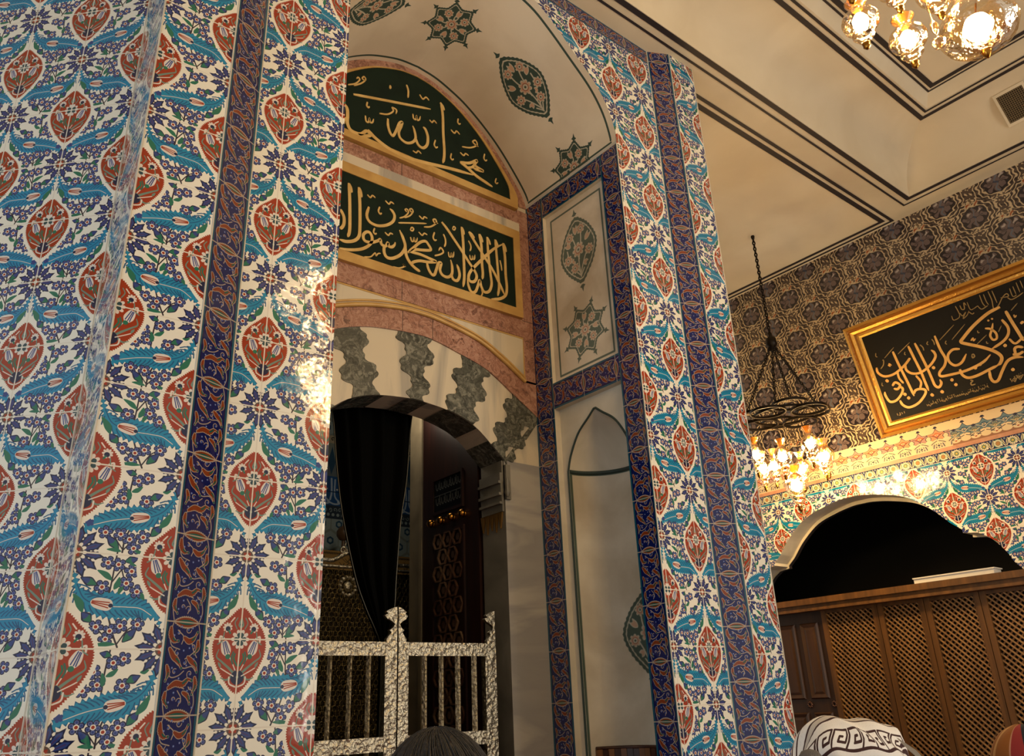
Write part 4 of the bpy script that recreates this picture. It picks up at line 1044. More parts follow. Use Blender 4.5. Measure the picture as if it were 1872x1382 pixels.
PAN=[(82,[(6550,10473),(6583,10093),(6612,9513),(6611,9280),(6578,9141)]),(61,[(6550,10467),(6605,10374),(6627,10261)]),(82,[(6786,10464),(6828,10041),(6848,9484),(6832,9244),(6726,9105),(6551,9022),(6394,9015)]),(61,[(6789,10462),(6838,10378),(6866,10237)]),(79,[(6382,9747),(6465,9603),(6478,9433),(6434,9316),(6387,9284)]),(76,[(6403,8806),(6640,8854),(6911,8969),(7089,9132),(7149,9300),(7094,9427),(7003,9417),(6933,9310),(6974,9193),(7129,9205),(7284,9301),(7344,9355),(7375,9248),(7475,9238),(7531,9341),(7556,9261),(7635,9271),(7696,9346),(7713,9418)]),(82,[(7445,9257),(7443,9080),(7516,8973),(7670,9005),(7860,9165),(7963,9380),(7915,9574),(7815,9766)]),(85,[(7962,9410),(7996,9181),(8103,9023),(8241,8935),(8355,8898)]),(76,[(8034,9269),(8176,9439),(8345,9636),(8486,9717),(8571,9654),(8628,9544),(8439,9470),(8222,9409),(8064,9279)]),(76,[(8100,9307),(8346,9331),(8597,9310),(8771,9286),(8565,9208),(8347,9165),(8179,9078),(8104,8979)]),(79,[(8528,9195),(8565,9041),(8653,8925),(8729,8944),(8786,9114),(8835,9267),(8909,9292),(8875,9113),(8945,8998),(9090,8993),(9199,9110),(9208,9314),(9170,9472)]),(79,[(9173,9117),(9236,8984),(9351,8990),(9413,9133),(9392,9281),(9341,9405)]),(76,[(7045,10066),(7000,9838),(7071,9700),(7260,9672),(7477,9762),(7638,9913),(7683,10069),(7632,10173),(7556,10220)]),(46,[(7310,10170),(7278,10051),(7321,9991),(7361,10031)]),(40,[(6995,10357),(7072,10314),(7122,10387),(7196,10355)]),(40,[(7442,10382),(7533,10329),(7583,10401),(7665,10381)]),(40,[(8316,10326),(8411,10277),(8456,10348),(8539,10339)]),(40,[(7449,9571),(7536,9528),(7584,9597),(7653,9594)]),(40,[(8306,9894),(8400,9841),(8457,9914),(8539,9901)]),(43,[(7782,9937),(8124,10059),(8517,10194)]),(40,[(7810,10071),(7937,10160),(8034,10303),(7996,10376),(7947,10341),(7997,10298)]),(40,[(7937,10129),(8072,10233),(8152,10367),(8120,10431),(8064,10387),(8140,10322)]),(40,[(8094,9899),(8131,9947),(8174,9929),(8150,9868),(8101,9862),(8094,9899)]),(40,[(8096,9685),(8122,9593),(8168,9604),(8189,9697),(8208,9609),(8251,9633),(8276,9734)]),(40,[(9107,9654),(9128,9542),(9178,9553),(9192,9652),(9211,9564),(9244,9588),(9263,9714)]),(40,[(9712,9782),(9730,9677),(9778,9687),(9797,9780),(9816,9700),(9851,9731),(9864,9838)]),(43,[(7198,9584),(7173,9479),(7214,9441),(7248,9477)]),(46,[(8732,10040),(8693,9900),(8731,9829),(8789,9862)]),(49,[(8973,10080),(9024,9972),(9030,9847),(8996,9747)]),(46,[(8447,10077),(8622,10148),(8775,10300),(8759,10390),(8694,10359),(8732,10294),(8830,10315)]),(46,[(8733,9426),(8878,9507),(8969,9606),(8898,9691),(8840,9593)]),(82,[(8929,10390),(9086,10250),(9284,10033),(9482,9815),(9680,9581),(9862,9372),(9897,9241),(9821,9107),(9702,9085),(9665,9198),(9761,9402),(10064,9774),(10433,10194),(10765,10461)]),(82,[(9494,10465),(9527,10087),(9538,9580),(9543,9143),(9504,8869)]),(61,[(9493,10458),(9540,10384),(9558,10277)]),(82,[(10007,10456),(10061,10146),(10062,9692),(10081,9411),(10062,9246)]),(61,[(10014,10459),(10068,10379),(10107,10261)]),(82,[(9698,10403),(9901,10155),(10138,9879),(10375,9603),(10576,9281),(10709,9034)]),(61,[(9698,10403),(9784,10375),(9862,10288)]),(79,[(10242,10458),(10264,9955),(10307,9484),(10332,9205),(10255,8991),(10114,8923),(10028,9031),(9984,9190),(9932,9048),(9849,8852),(9730,8815),(9653,8961),(9630,9140)]),(61,[(10241,10455),(10303,10364),(10328,10266)]),(76,[(10495,10482),(10521,10043),(10550,9497),(10558,9179),(10513,8943)]),(61,[(10495,10479),(10549,10384),(10575,10293)]),(82,[(10736,10467),(10778,10097),(10778,9603),(10798,9253),(10745,9029),(10560,8879),(10311,8801)]),(61,[(10743,10466),(10798,10371),(10822,10245)]),(43,[(10618,9944),(10649,9806),(10665,9671)]),(43,[(9686,10160),(9746,10068),(9751,9973),(9721,9892)]),(40,[(9241,10345),(9275,10397),(9315,10373),(9288,10311),(9247,10309),(9241,10345)]),(40,[(10033,8970),(10058,8884),(10013,8768)]),(34,[(6973,8798),(7126,8855),(7227,8982),(7252,8921),(7301,8991),(7364,9018)]),(40,[(7669,8791),(7821,8809),(7954,8900),(7912,8939),(7984,8892)])]
FRM=[(97,[(594,2326),(583,2141),(750,1958),(1062,1932),(1425,2062),(1684,2224),(1718,2281)]),(101,[(1288,2657),(1317,2261),(1369,1782),(1410,1402),(1439,1042)]),(101,[(1818,2658),(1862,2229),(1910,1757),(1922,1369),(1933,1064)]),(101,[(2045,2676),(2087,2309),(2134,1839),(2157,1426),(2173,1174),(2265,1078),(2379,1174),(2377,1308)]),(97,[(1526,2119),(1499,1921),(1648,1756),(1915,1710),(2262,1839),(2492,2028),(2512,2178),(2446,2292)]),(101,[(2702,2684),(2715,2217),(2763,1887),(2660,1678),(2455,1526),(2442,1397),(2716,1349),(3236,1326),(3740,1411),(4027,1566)]),(97,[(3265,2029),(3059,2078),(2872,1959),(2838,1749),(2963,1582),(3176,1609),(3391,1817)]),(121,[(4754,2844),(4384,2788),(3879,2574),(3468,2315),(3373,2218),(3530,2094),(3896,1851),(4190,1593),(4288,1388),(4194,1230),(4086,1191)]),(105,[(3048,1421),(3062,1232),(3192,1092),(3464,1075),(3838,1141),(4123,1191)]),(113,[(4856,2675),(4900,2325),(4957,1965),(5001,1655)]),(81,[(4154,2380),(4290,2306),(4384,2141),(4358,1980),(4247,1970),(4216,2120),(4317,2275),(4411,2453)]),(97,[(4673,2466),(4749,2193),(4686,1984),(4481,1827),(4119,1717)]),(105,[(3831,1100),(3791,900),(3834,750),(3969,756),(4164,986),(4398,1222),(4636,1264),(4838,1192)]),(97,[(4675,1376),(4705,1512),(4806,1538),(4935,1470)]),(97,[(5100,2162),(5196,2208)]),(81,[(4663,1844),(4774,1655),(5040,1766)]),(97,[(4596,1362),(4766,1322),(4896,1359)]),(97,[(886,1573),(1016,1655),(1132,1524),(1015,1424),(897,1476)]),(97,[(1130,1470),(1173,1364),(1065,1215),(844,1078),(632,1098),(559,1329),(579,1463)]),(89,[(1200,1963),(1187,1751),(1260,1542)]),(97,[(958,1042),(995,870),(1169,735),(1495,784),(1785,986),(1835,1127),(1690,1206),(1536,1201),(1479,1106)]),(89,[(1724,1662),(1799,1410),(1702,1215)]),(121,[(752,1836),(808,1738)]),(121,[(1146,1226),(1217,1139)]),(121,[(1224,1073),(1283,991)]),(121,[(2301,1767),(2355,1681)]),(121,[(2283,952),(2342,862)]),(121,[(1960,948),(2021,857)]),(121,[(2693,1216),(2747,1136)]),(121,[(2752,1037),(2806,958)]),(121,[(3465,1355),(3516,1277)]),(121,[(3630,1410),(3674,1335)]),(121,[(4474,1732),(4519,1648)]),(121,[(4429,971),(4474,889)]),(73,[(4296,2563),(4350,2585)]),(73,[(4414,2568),(4456,2603)]),(28,[(961,2541),(1368,2777)]),(28,[(1419,2517),(1906,2755)]),(28,[(2794,2496),(3360,2807)]),(28,[(3147,2382),(3670,2713)]),(28,[(4462,2146),(4599,2298)]),(28,[(3748,1983),(4129,2178)]),(28,[(4989,2629),(5226,2779)]),(32,[(2445,2586),(2391,2529),(2422,2473)]),(32,[(2972,2412),(2925,2349),(2955,2294)]),(32,[(736,2796),(701,2699),(740,2652)]),(32,[(594,1785),(564,1701),(598,1667)]),(32,[(3932,2392),(3924,2326),(3968,2317)]),(32,[(4053,1987),(4047,1925),(4090,1917)]),(32,[(1654,2511),(1617,2446),(1648,2407)]),(36,[(712,2238),(840,2335),(901,2477),(860,2492)]),(48,[(987,2283),(1038,2219),(1035,2313),(1097,2231)]),(44,[(3518,1727),(3575,1742),(3588,1668),(3522,1639),(3516,1720)]),(48,[(3652,2158),(3738,2222),(3722,2132),(3802,2180)]),(48,[(5024,2488),(5023,2403),(5083,2447)]),(44,[(3221,1004),(3280,959),(3209,913),(3208,844),(3325,840)]),(40,[(2181,2570),(2236,2459),(2231,2348)]),(40,[(2582,2612),(2614,2510),(2602,2406)]),(28,[(3390,3098),(3403,2950),(3580,2969),(3642,3086),(3685,2980),(3814,3061),(3675,2896),(3815,2951),(3915,3064)]),(32,[(3595,3350),(3617,3185),(3628,3047)]),(32,[(3725,3318),(3737,3181),(3814,3172),(3858,3352),(3900,3247)]),(28,[(3952,3336),(3963,3089),(4057,3073),(4187,3107),(4207,3055)]),(32,[(3901,3026),(3967,2933),(4033,2951)]),(28,[(4353,3410),(4350,3149),(4386,3012)]),(28,[(4461,3386),(4464,3145),(4488,3027)]),(32,[(4207,3055),(4275,2971),(4464,3015)]),(32,[(4609,3423),(4618,3125),(4581,2859),(4731,2906),(4909,3089),(5053,3158),(5069,3065),(4857,3103)]),(32,[(4715,3396),(4724,2994)]),(28,[(5180,3275),(5181,3018),(5291,3014)]),(28,[(5280,3296),(5281,3040)]),(28,[(5399,3372),(5396,3055)]),(28,[(5513,3386),(5514,3131)]),(32,[(5039,3035),(5117,2939),(5309,2964),(5475,3021)]),(20,[(1718,668),(1732,613),(1753,619),(1772,652),(1783,614)]),(20,[(1785,647),(1815,577),(1852,637)]),(20,[(1816,718),(1832,708)]),(20,[(1854,670),(1868,616),(1889,621),(1907,654),(1919,616)]),(20,[(1938,725),(1945,671),(1952,617)]),(20,[(1986,618),(2009,667),(2028,651),(2016,618),(2052,592)]),(20,[(2073,727),(2080,673),(2087,619)]),(20,[(2086,722),(2102,712)]),(20,[(2139,728),(2146,674),(2153,621)]),(20,[(2187,621),(2209,670),(2228,654),(2217,622),(2252,595)]),(20,[(2219,724),(2235,714)]),(20,[(2255,655),(2284,585),(2320,645)]),(20,[(2319,623),(2342,672),(2361,656),(2349,624),(2384,598)]),(20,[(2404,732),(2411,679),(2418,625)]),(20,[(2417,727),(2433,716)]),(20,[(2454,679),(2467,626),(2487,632),(2505,664),(2516,627)]),(20,[(2483,728),(2499,717)]),(20,[(2536,734),(2542,681),(2549,627)]),(20,[(2548,729),(2564,718)]),(20,[(2601,735),(2607,682),(2614,629)]),(20,[(2613,730),(2629,719)]),(20,[(2650,682),(2663,629),(2682,635),(2700,667),(2711,630)]),(20,[(2714,683),(2727,631),(2747,636),(2765,668),(2776,631)]),(20,[(2779,684),(2792,632),(2811,637),(2829,669),(2840,632)]),(20,[(2843,685),(2856,633),(2875,638),(2893,670),(2904,634)]),(20,[(2872,734),(2887,723)]),(20,[(2906,665),(2934,597),(2969,656)]),(20,[(2970,666),(2997,598),(3033,657)]),(20,[(3034,689),(3047,636),(3066,642),(3084,674),(3095,637)]),(20,[(3063,736),(3078,726)]),(20,[(3114,742),(3120,690),(3126,637)]),(20,[(3126,737),(3141,727)]),(20,[(3158,638),(3180,686),(3197,670),(3186,638),(3219,613)]),(20,[(3189,738),(3204,728)]),(20,[(3223,671),(3250,603),(3285,661)]),(20,[(3252,739),(3267,729)]),(20,[(3285,672),(3312,604),(3347,662)]),(20,[(3365,746),(3371,694),(3377,642)]),(20,[(3377,741),(3392,731)]),(20,[(3410,674),(3437,606),(3471,664)]),(20,[(3439,742),(3454,732)]),(20,[(3472,675),(3499,608),(3533,665)]),(20,[(3501,743),(3516,733)]),(20,[(3551,749),(3557,697),(3563,645)]),(20,[(3593,646),(3615,693),(3632,677),(3621,646),(3653,621)]),(20,[(3624,745),(3639,734)]),(24,[(4279,694),(4296,639),(4313,584)]),(24,[(4292,691),(4309,684)]),(24,[(4340,627),(4381,561),(4404,631)]),(24,[(4404,726),(4421,671),(4438,617)]),(24,[(4417,723),(4434,716)]),(24,[(4466,742),(4483,687),(4500,633)]),(24,[(4480,739),(4497,732)]),(24,[(4531,641),(4543,697),(4564,684),(4559,648),(4597,629)]),(24,[(4542,755),(4559,748)]),(24,[(4585,713),(4608,661),(4626,671),(4637,709),(4654,673)]),(24,[(4603,771),(4620,763)]),(28,[(715,657),(718,578)]),(28,[(807,662),(808,579),(757,585)]),(28,[(871,652),(882,584)]),(28,[(956,663),(956,590)]),(24,[(4286,587),(4392,678),(4392,573),(4517,719),(4527,591),(4668,710)])]
# ---------------------------------------------------------------- lettering as raised ribbons
def ribbon(b, pts, w, fr, t, mi=0, taper=True, nib=None):
    P = smooth(pts, 6) if len(pts) > 2 else [tuple(np.array(pts[0])*(1-k/4)+np.array(pts[1])*k/4) for k in range(5)]
    P = np.array(P, float); n = len(P)
    d = np.gradient(P, axis=0); d /= (np.hypot(d[:, 0], d[:, 1])[:, None]+1e-9)
    nn = np.stack([-d[:, 1], d[:, 0]], 1)
    k = np.linspace(0, 1, n)
    ww = np.full(n, w/2)
    if taper: ww = ww*np.clip(np.minimum(.65+k*6, .35+(1-k)*7), 0, 1)
    L, R = P+nn*ww[:, None], P-nn*ww[:, None]
    top = [[fr(*L[i], 0), fr(*R[i], 0)] for i in range(n)]
    b.grid(top, smooth=False, mi=mi)
    b.grid([[fr(*L[i], t), fr(*L[i], 0)] for i in range(n)], smooth=False, mi=mi); b.grid([[fr(*R[i], 0), fr(*R[i], t)] for i in range(n)], smooth=False, mi=mi)
    for i in (0, n-1): b.face([fr(*L[i], t), fr(*R[i], t), fr(*R[i], 0), fr(*L[i], 0)], mi=mi)

def script(b, strokes, fr, t, mi=0, pick=None):
    for k, (w, pts) in enumerate(strokes):
        if pick and not pick(w): continue
        ribbon(b, [(x*1e-4, z*1e-4) for x, z in pts], w*.88e-4, (lambda u, v, d, k=k: fr(u, v, d-.00002*(k % 40))), t, mi)

# half-round panel
YL = YB-.012
t = thing('calligraphy_panel', 'half-round dark green board with gold Arabic script under the painted vault', 'calligraphy panel', (XC, YB, 1.1655))
def lun(k, zb):
    return [(XC-p[0]*k, zb+(p[1]-1.165)*k) for p in bk if p[1] > 1.19]+[(XC+p[0]*k, zb+(p[1]-1.165)*k) for p in bk[::-1] if p[1] > 1.19]
o1 = lun(.905, 1.168); o1 = [(2*XC-.5245, 1.1655)]+o1[::-1]+[(.5245, 1.1655)]
o1[0] = (1.1265, 1.1655)
i1 = lun(.825, 1.190); i1 = [(1.103, 1.1845)]+i1[::-1]+[(2*XC-1.103, 1.1845)]
b = MB(); b.prism(i1[::-1] if False else i1, FY(YL), .008); b.build('board', M['greenb'], t)
b = MB()
def frame_ring(b, outer, inner, y0, y1):
    """closed flat moulding between two outlines with the same number of points"""
    n = len(outer)
    for i in range(n):
        j = (i+1) % n
        b.face([(outer[i][0], y0, outer[i][1]), (outer[j][0], y0, outer[j][1]), (inner[j][0], y0, inner[j][1]), (inner[i][0], y0, inner[i][1])])
        b.face([(outer[i][0], y1, outer[i][1]), (outer[j][0], y1, outer[j][1]), (outer[j][0], y0, outer[j][1]), (outer[i][0], y0, outer[i][1])])
        b.face([(inner[j][0], y1, inner[j][1]), (inner[i][0], y1, inner[i][1]), (inner[i][0], y0, inner[i][1]), (inner[j][0], y0, inner[j][1])])
frame_ring(b, o1, i1, YL-.002, YB); b.build('border', M['gold'], t)
b = MB(); fl = lambda u, v, d: (u, YL-.0016+d, v)
script(b, LUN, fl, .0016); b.build('lettering', M['goldlet'], t)
# oblong panel
t = thing('calligraphy_panel', 'oblong dark green board with gold Arabic script over the doorway arch', 'calligraphy panel', (XC, YB, .857))
o2 = [(.522, .857), (1.127, .857), (1.127, 1.0985), (.522, 1.0985)]; i2 = [(.5425, .8795), (1.1065, .8795), (1.1065, 1.073), (.5425, 1.073)]
b = MB(); b.prism(i2, FY(YL), .008); b.build('board', M['greenb'], t)
b = MB(); frame_ring(b, o2, i2, YL-.002, YB); b.build('border', M['gold'], t)
b = MB(); script(b, PAN, fl, .0016); b.build('lettering', M['goldlet'], t)

# framed calligraphy leaning from the right wall
FO = np.array([2.6469, 1.233144, .79407]); FV = np.array([-.2778653, 0, .96062005]); FN = np.array([-.96062005, 0, -.2778653])
FW, FH = 1.06, .3925
ff = lambda u, v, d: tuple(FO+np.array([0, -1., 0])*u+FV*v-FN*d)
t = thing('picture_frame', 'gilt framed black panel of gold Arabic script leaning from the scale-tiled wall', 'framed calligraphy', tuple(FO))
b = MB(); b.prism([(.04, .035), (FW-.04, .035), (FW-.04, FH-.035), (.04, FH-.035)], lambda u, v, d: ff(u, v, d-.006), .004); b.build('board', M['blackb'], t)
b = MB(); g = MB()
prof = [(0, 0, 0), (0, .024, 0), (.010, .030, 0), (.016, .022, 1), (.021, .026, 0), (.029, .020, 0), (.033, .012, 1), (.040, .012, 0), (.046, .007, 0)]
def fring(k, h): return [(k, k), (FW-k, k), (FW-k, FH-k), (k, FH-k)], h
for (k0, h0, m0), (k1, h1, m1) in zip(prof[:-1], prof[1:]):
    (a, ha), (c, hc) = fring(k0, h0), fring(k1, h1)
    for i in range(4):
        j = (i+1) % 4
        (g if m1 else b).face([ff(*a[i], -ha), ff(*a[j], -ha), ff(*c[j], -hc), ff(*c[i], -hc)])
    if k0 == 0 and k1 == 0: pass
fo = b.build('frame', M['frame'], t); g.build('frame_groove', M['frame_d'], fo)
b = MB(); script(b, [(w*.9, p_) for w, p_ in FRM], lambda u, v, d: ff(u, v, d-.0075), .0012, pick=lambda w: w > 45*.9); b.build('lettering', M['frletter'], t)
b = MB(); script(b, FRM, lambda u, v, d: ff(u, v, d-.0070), .0008, pick=lambda w: w <= 45); b.build('lettering', M['frthin'], t)

# ---- silver gates in the doorway
YG = 1.338
def bars(b, x0, x1, z0, z1, y0=YG, d=.012, mi=0): b.box((x0, y0, z0), (x1, y0+d, z1), mi)
def gate(label, xa, xb, stile_l, stile_r, crests, barx, lab2):
    t = thing('silver_gate', label, 'gate', ((xa+xb)/2, YG, FLOOR), 'silver gate leaves')
    for x0, x1 in (stile_l, stile_r):
        b = MB(); bars(b, x0, x1, FLOOR, .1155, YG-.001, .014); b.build('stile', M['silver'], t)
    L, R = stile_l[1], stile_r[0]
    for z0, z1 in ((.0915, .1152), (-.066, -.0425), (FLOOR+.02, FLOOR+.06), (-.36, -.335)):
        b = MB(); bars(b, L, R, z0, z1); b.build('rail', M['silver'], t)
    b = MB(); bars(b, L, R, FLOOR+.06, -.36, YG+.004, .004); b.build('panel', M['silver'], t)
    for x0, x1 in barx:
        for z0, z1 in ((-.0425, .0915), (-.335, -.066)):
            b = MB(); xm = (x0+x1)/2; w = (x1-x0)/2
            pr = [(xm-w, YG+.006), (xm-w*.35, YG), (xm, YG+.003), (xm+w*.35, YG), (xm+w, YG+.006), (xm, YG+.012)]
            b.grid([[(px, py, z0), (px, py, z1)] for px, py in pr+pr[:1]], smooth=False); b.build('bar', M['silver_s'], t)
    for pl in crests:
        b = MB(); b.prism(pl, FY(YG), .008); b.build('crest', M['silver'], t)
    return t
CR = [(.0, .1155), (-.022, .1155), (-.024, .120), (-.018, .126), (-.012, .132), (-.017, .136), (-.009, .140), (-.004, .147), (-.012, .152), (-.022, .156), (-.028, .162), (-.020, .165), (-.024, .169), (-.013, .174), (-.006, .1765), (.0, .1775)]
cl = [(.8035+x*.95, z) for x, z in CR][::-1]
cr_ = [(.8065-x*.72, z) for x, z in CR]
ce = [(1.0305+x*.9, z) for x, z in CR][::-1]
cl2 = [(.578-x*.9, z) for x, z in CR]
gate('left silver gate leaf, its low rails partly behind the tiled pier', .578, .8035, (.578, .602), (.779, .8035), [cl, cl2], [(.6085+.0385*k, .6185+.0385*k) for k in range(0)]+[(.631, .640), (.669, .678), (.7075, .7165), (.7445, .754)], '')
gate('right silver gate leaf standing before the dark carved door', .8065, 1.0305, (.8065, .828), (1.004, 1.0305), [cr_, ce], [(.861, .872), (.8985, .909), (.936, .948), (.9745, .987)], '')
b = MB(); b.box((.800, YG+.014, FLOOR), (.8095, YG+.02, .176)); tag(b.build('gate_post', M['void']), 'thin black upright post behind the meeting edges of the silver gates', 'post')

# ---- black curtain hanging in the doorway
Yc = 1.44
lev = [(.64, .685, .905), (.574, .708, .896), (.46, .724, .889), (.366, .741, .876), (.249, .774, .868), (.189, .800, .865), (.149, .823, .852), (.118, .836, .848), (.06, .838, .850), (-.2, .834, .856), (-.6, .828, .862)]
b = MB(); rows = []; n = 60
lv = smooth(lev, 4)
for (z, x0, x1) in lv:
    w = x1-x0
    rows.append([(x0+w*u, Yc+.009*math.sin(u*2*PI*4.3+1.6*math.sin(5*u)+.6*z*4)*(0.35+.65*min(1, w/.16))+.004*math.sin(u*41)+.015*(1-min(1, w/.18)), z) for u in np.linspace(0, 1, n)])
b.grid(rows, smooth=True)
rows2 = [[(x, y+.004, z) for x, y, z in r] for r in rows]; b.grid(rows2, smooth=True, flip=True)
t = thing('curtain', 'black cloth curtain gathered to a point in the doorway', 'curtain', (.84, Yc, FLOOR))
b.build('cloth', M['curtain'], t)
b = MB(); b.tube([r[-1] for r in rows], .0014, 6); b.tube([r[0] for r in rows], .0010, 6); b.build('braid', plain('braid_trim', (70, 64, 48), .4, .4), t)
b = MB(); b.tube([(.832+.02*(.5+.5*math.cos(a))*1.0, Yc+.012+.016*math.sin(a), .118) for a in np.linspace(0, 2*PI, 17)[:-1]], .005, 6, closed=True); b.build('tieback', M['curtain'], t)

# ---- open carved door leaf on the right of the chamber doorway
xd = 1.057
d = MB(); d.box((xd, 1.42, FLOOR), (xd+.022, 1.646, .92)); do = struct('door_1', d, M['darkwood'])
dn = lambda y0, z0, y1, z1, dd, nm, mt: MB().box((xd-dd, y0, z0), (xd, y1, z1)).build(nm, mt, do, org=do['_o'][:])
pan = mottled('carved_door_panel', [(.3, (58, 36, 26)), (.5, (88, 62, 46)), (.7, (128, 102, 78))], 3., .28, bump=.2)
for y0, z0, y1, z1 in ((1.474, .425, 1.600, .432), (1.474, .508, 1.600, .515), (1.474, .432, 1.480, .508), (1.594, .432, 1.600, .508), (1.472, .375, 1.602, .383), (1.472, -.3, 1.478, .375), (1.596, -.3, 1.602, .375)):
    dn(y0, z0, y1, z1, .005, 'moulding', M['darkwood'])
dn(1.480, .432, 1.594, .508, .002, 'script_panel', plain('engraved_dark_plate', (10, 9, 8), .3, .5))
b = MB()
gx = lambda u, v, dd: (xd-.0025+dd, 1.594-u, .432+v)
rs = random.Random(3)
for r in range(2):
    for k in range(9):
        u = .008+k*.0115; v = .012+r*.036
        ribbon(b, [(u, v+.02), (u+.002, v+.008), (u+.006+rs.random()*.003, v+.003), (u+.009, v+.010)], .0014, gx, .001, taper=False)
        if k % 2: ribbon(b, [(u+.004, v+.026), (u+.005, v+.01)], .0014, gx, .001, taper=False)
ribbon(b, [(.002, .038), (.112, .038)], .0014, gx, .001, taper=False)
b.build('script', plain('silver_inlay', (110, 112, 108), .4, .5), do, org=do['_o'][:])
b = MB()        # interlaced star lattice of the long panel
yy0, yy1 = 1.478, 1.596
for r in range(18):
    z = .36-r*.0375
    for c in range(3):
        y = yy0+.0197+c*.0393; 
        y2 = y+(.0197 if r % 2 else 0)
        if y2 > yy1-.01: continue
        for k in range(6):
            a0, a1 = PI/3*k, PI/3*(k+1)
            p = [(xd-.004, y2+.0185*math.cos(a), z+.0185*math.sin(a)) for a in (a0, a1)]
            if all(yy0 < q[1] < yy1 for q in p): b.bar(p[0], p[1], .0035, .005, (1, 0, 0))
        b.prism([(y2+.007*math.cos(a), z+.009*math.sin(a)) for a in np.linspace(0, 2*PI, 7)[:-1]], lambda u, v, dd: (xd-.003+dd, u, v), .003)
b.build('lattice', pan, do, org=do['_o'][:])
for yk in (1.604, 1.562, 1.519, 1.475):
    MB().lathe([(0, .014), (.006, .013), (.0095, .008), (.010, .004), (.007, 0), (.009, -.001)], (xd-.001, yk, .408), 14, axis=(-1, 0, 0)).build('knob', M['brass'], do, org=do['_o'][:])

# ---- tomb: gold-embroidered cover and gilded screen
t = thing('tomb_screen', 'gilded openwork screen with curling silver top rail beyond the doorway', 'grille', (1.0, 1.86, FLOOR))
b = MB(); b.prism([(.72, FLOOR), (1.5, FLOOR), (1.5, .33), (.72, .33)], FY(1.86), .01); scr = b.build('panel', M['grille'], t)
b = MB()
for r in range(34):
    for c in range(34):
        x, z = .82+c*.0128+(.0064 if r % 2 else 0), .322-r*.0112
        b.tube([(x+.0062*math.cos(a)*(1 if (r+c) % 3 else .6), 1.857, z+.0070*math.sin(a)) for a in np.linspace(0, 2*PI, 9)[:-1]], .0012, 4, closed=True)
b.build('openwork', beaten('dark_gilt_rings', (120, 104, 68), .36, 40., .5), scr)
b = MB(); b.tube(smooth([(.72, 1.85, .352), (.90, 1.85, .350), (.93, 1.85, .354), (.955, 1.85, .368), (.975, 1.85, .372), (.99, 1.85, .364), (1.02, 1.85, .352), (1.2, 1.85, .350), (1.5, 1.85, .352)], 6), .0055, 10)
b.tube([(.72, 1.85, .336), (1.5, 1.85, .336)], .004, 8); b.build('top_rail', M['silver_s'], t)
b = MB()
for cx, cz, r in ((.965, .385, .016), (.985, .378, .011), (.95, .376, .010), (1.005, .372, .008), (.972, .402, .009)):
    b.tube([(cx+r*(1-.7*s_)*math.cos(7*s_), 1.848, cz+r*(1-.7*s_)*math.sin(7*s_)) for s_ in np.linspace(0, 1, 16)], .003, 6)
b.build('crest', M['silver_s'], t)
b = MB()
for a in np.linspace(0, 2*PI, 15)[:-1]:
    b.lathe([(0, .006), (.004, .004), (.006, 0)], (.972+.022*math.cos(a), 1.858, .290+.022*math.sin(a)), 8, axis=(0, -1, 0))
b.lathe([(0, .008), (.008, .006), (.013, 0)], (.972, 1.858, .290), 12, axis=(0, -1, 0)); b.build('boss', M['silver_s'], t)
def paint_cover():
    P = Paint(384, 192, 0, 2, 0, 1, rgb(150, 116, 62))
    rs = random.Random(5)
    for k in range(26):
        x, y = rs.random()*2, .12+rs.random()*.62
        P.stroke([(x, y+.1), (x+.08, y-.02), (x+.2, y+.04), (x+.3, y+.12)], .018, rgb(40, 32, 20)); 
        if k % 3 == 0: curl(P, (x, y), .05, rgb(40, 32, 20), .014, k)
    for k in range(20): P.stroke([(k*.1, .9), (k*.1+.05, .95), (k*.1+.1, .9)], .016, rgb(40, 32, 20), 0); P.stroke([(k*.1, .95), (k*.1+.05, .9), (k*.1+.1, .95)], .016, rgb(40, 32, 20), 0)
    return P.image('embroidered_cover')
cm = glazed('embroidered_gold_cloth', paint_cover(), .6, .05, 0.)
b = MB(); b.face([(.7, 1.90, .26), (1.5, 1.90, .26), (1.5, 2.05, .415), (.7, 2.05, .415)], [(0, -.3), (4, -.3), (4, 1), (0, 1)]); b.face([(.7, 1.90, FLOOR), (1.5, 1.90, FLOOR), (1.5, 1.90, .26), (.7, 1.90, .26)])
b.face([(.7, 2.05, .415), (1.5, 2.05, .415), (1.5, 2.18, .415), (.7, 2.18, .415)]); b.face([(.7, 1.90, FLOOR), (.7, 1.90, .26), (.7, 2.05, .415), (.7, 2.18, .415), (.7, 2.18, FLOOR)]); b.face([(1.5, 1.90, FLOOR), (1.5, 2.18, FLOOR), (1.5, 2.18, .415), (1.5, 2.05, .415), (1.5, 1.90, .26)])
tag(b.build('tomb_cover', cm), 'gold embroidered sloping cloth cover behind the openwork screen', 'cloth cover')
b = MB(); b.lathe([(.001, -.022), (.012, -.019), (.020, -.008), (.021, .004), (.014, .016), (.004, .021), (.003, .03), (.001, .034)], (1.0785, 2.10, .477), 18)
b.lathe([(.012, -.0615), (.006, -.045), (.005, -.02)], (1.0785, 2.10, .477), 10)
tag(b.build('finial_ball', mottled('brown_turned_wood', [(.3, (84, 60, 40)), (.7, (120, 92, 64))], 6, .35)), 'brown turned ball finial above the gold cover', 'finial')

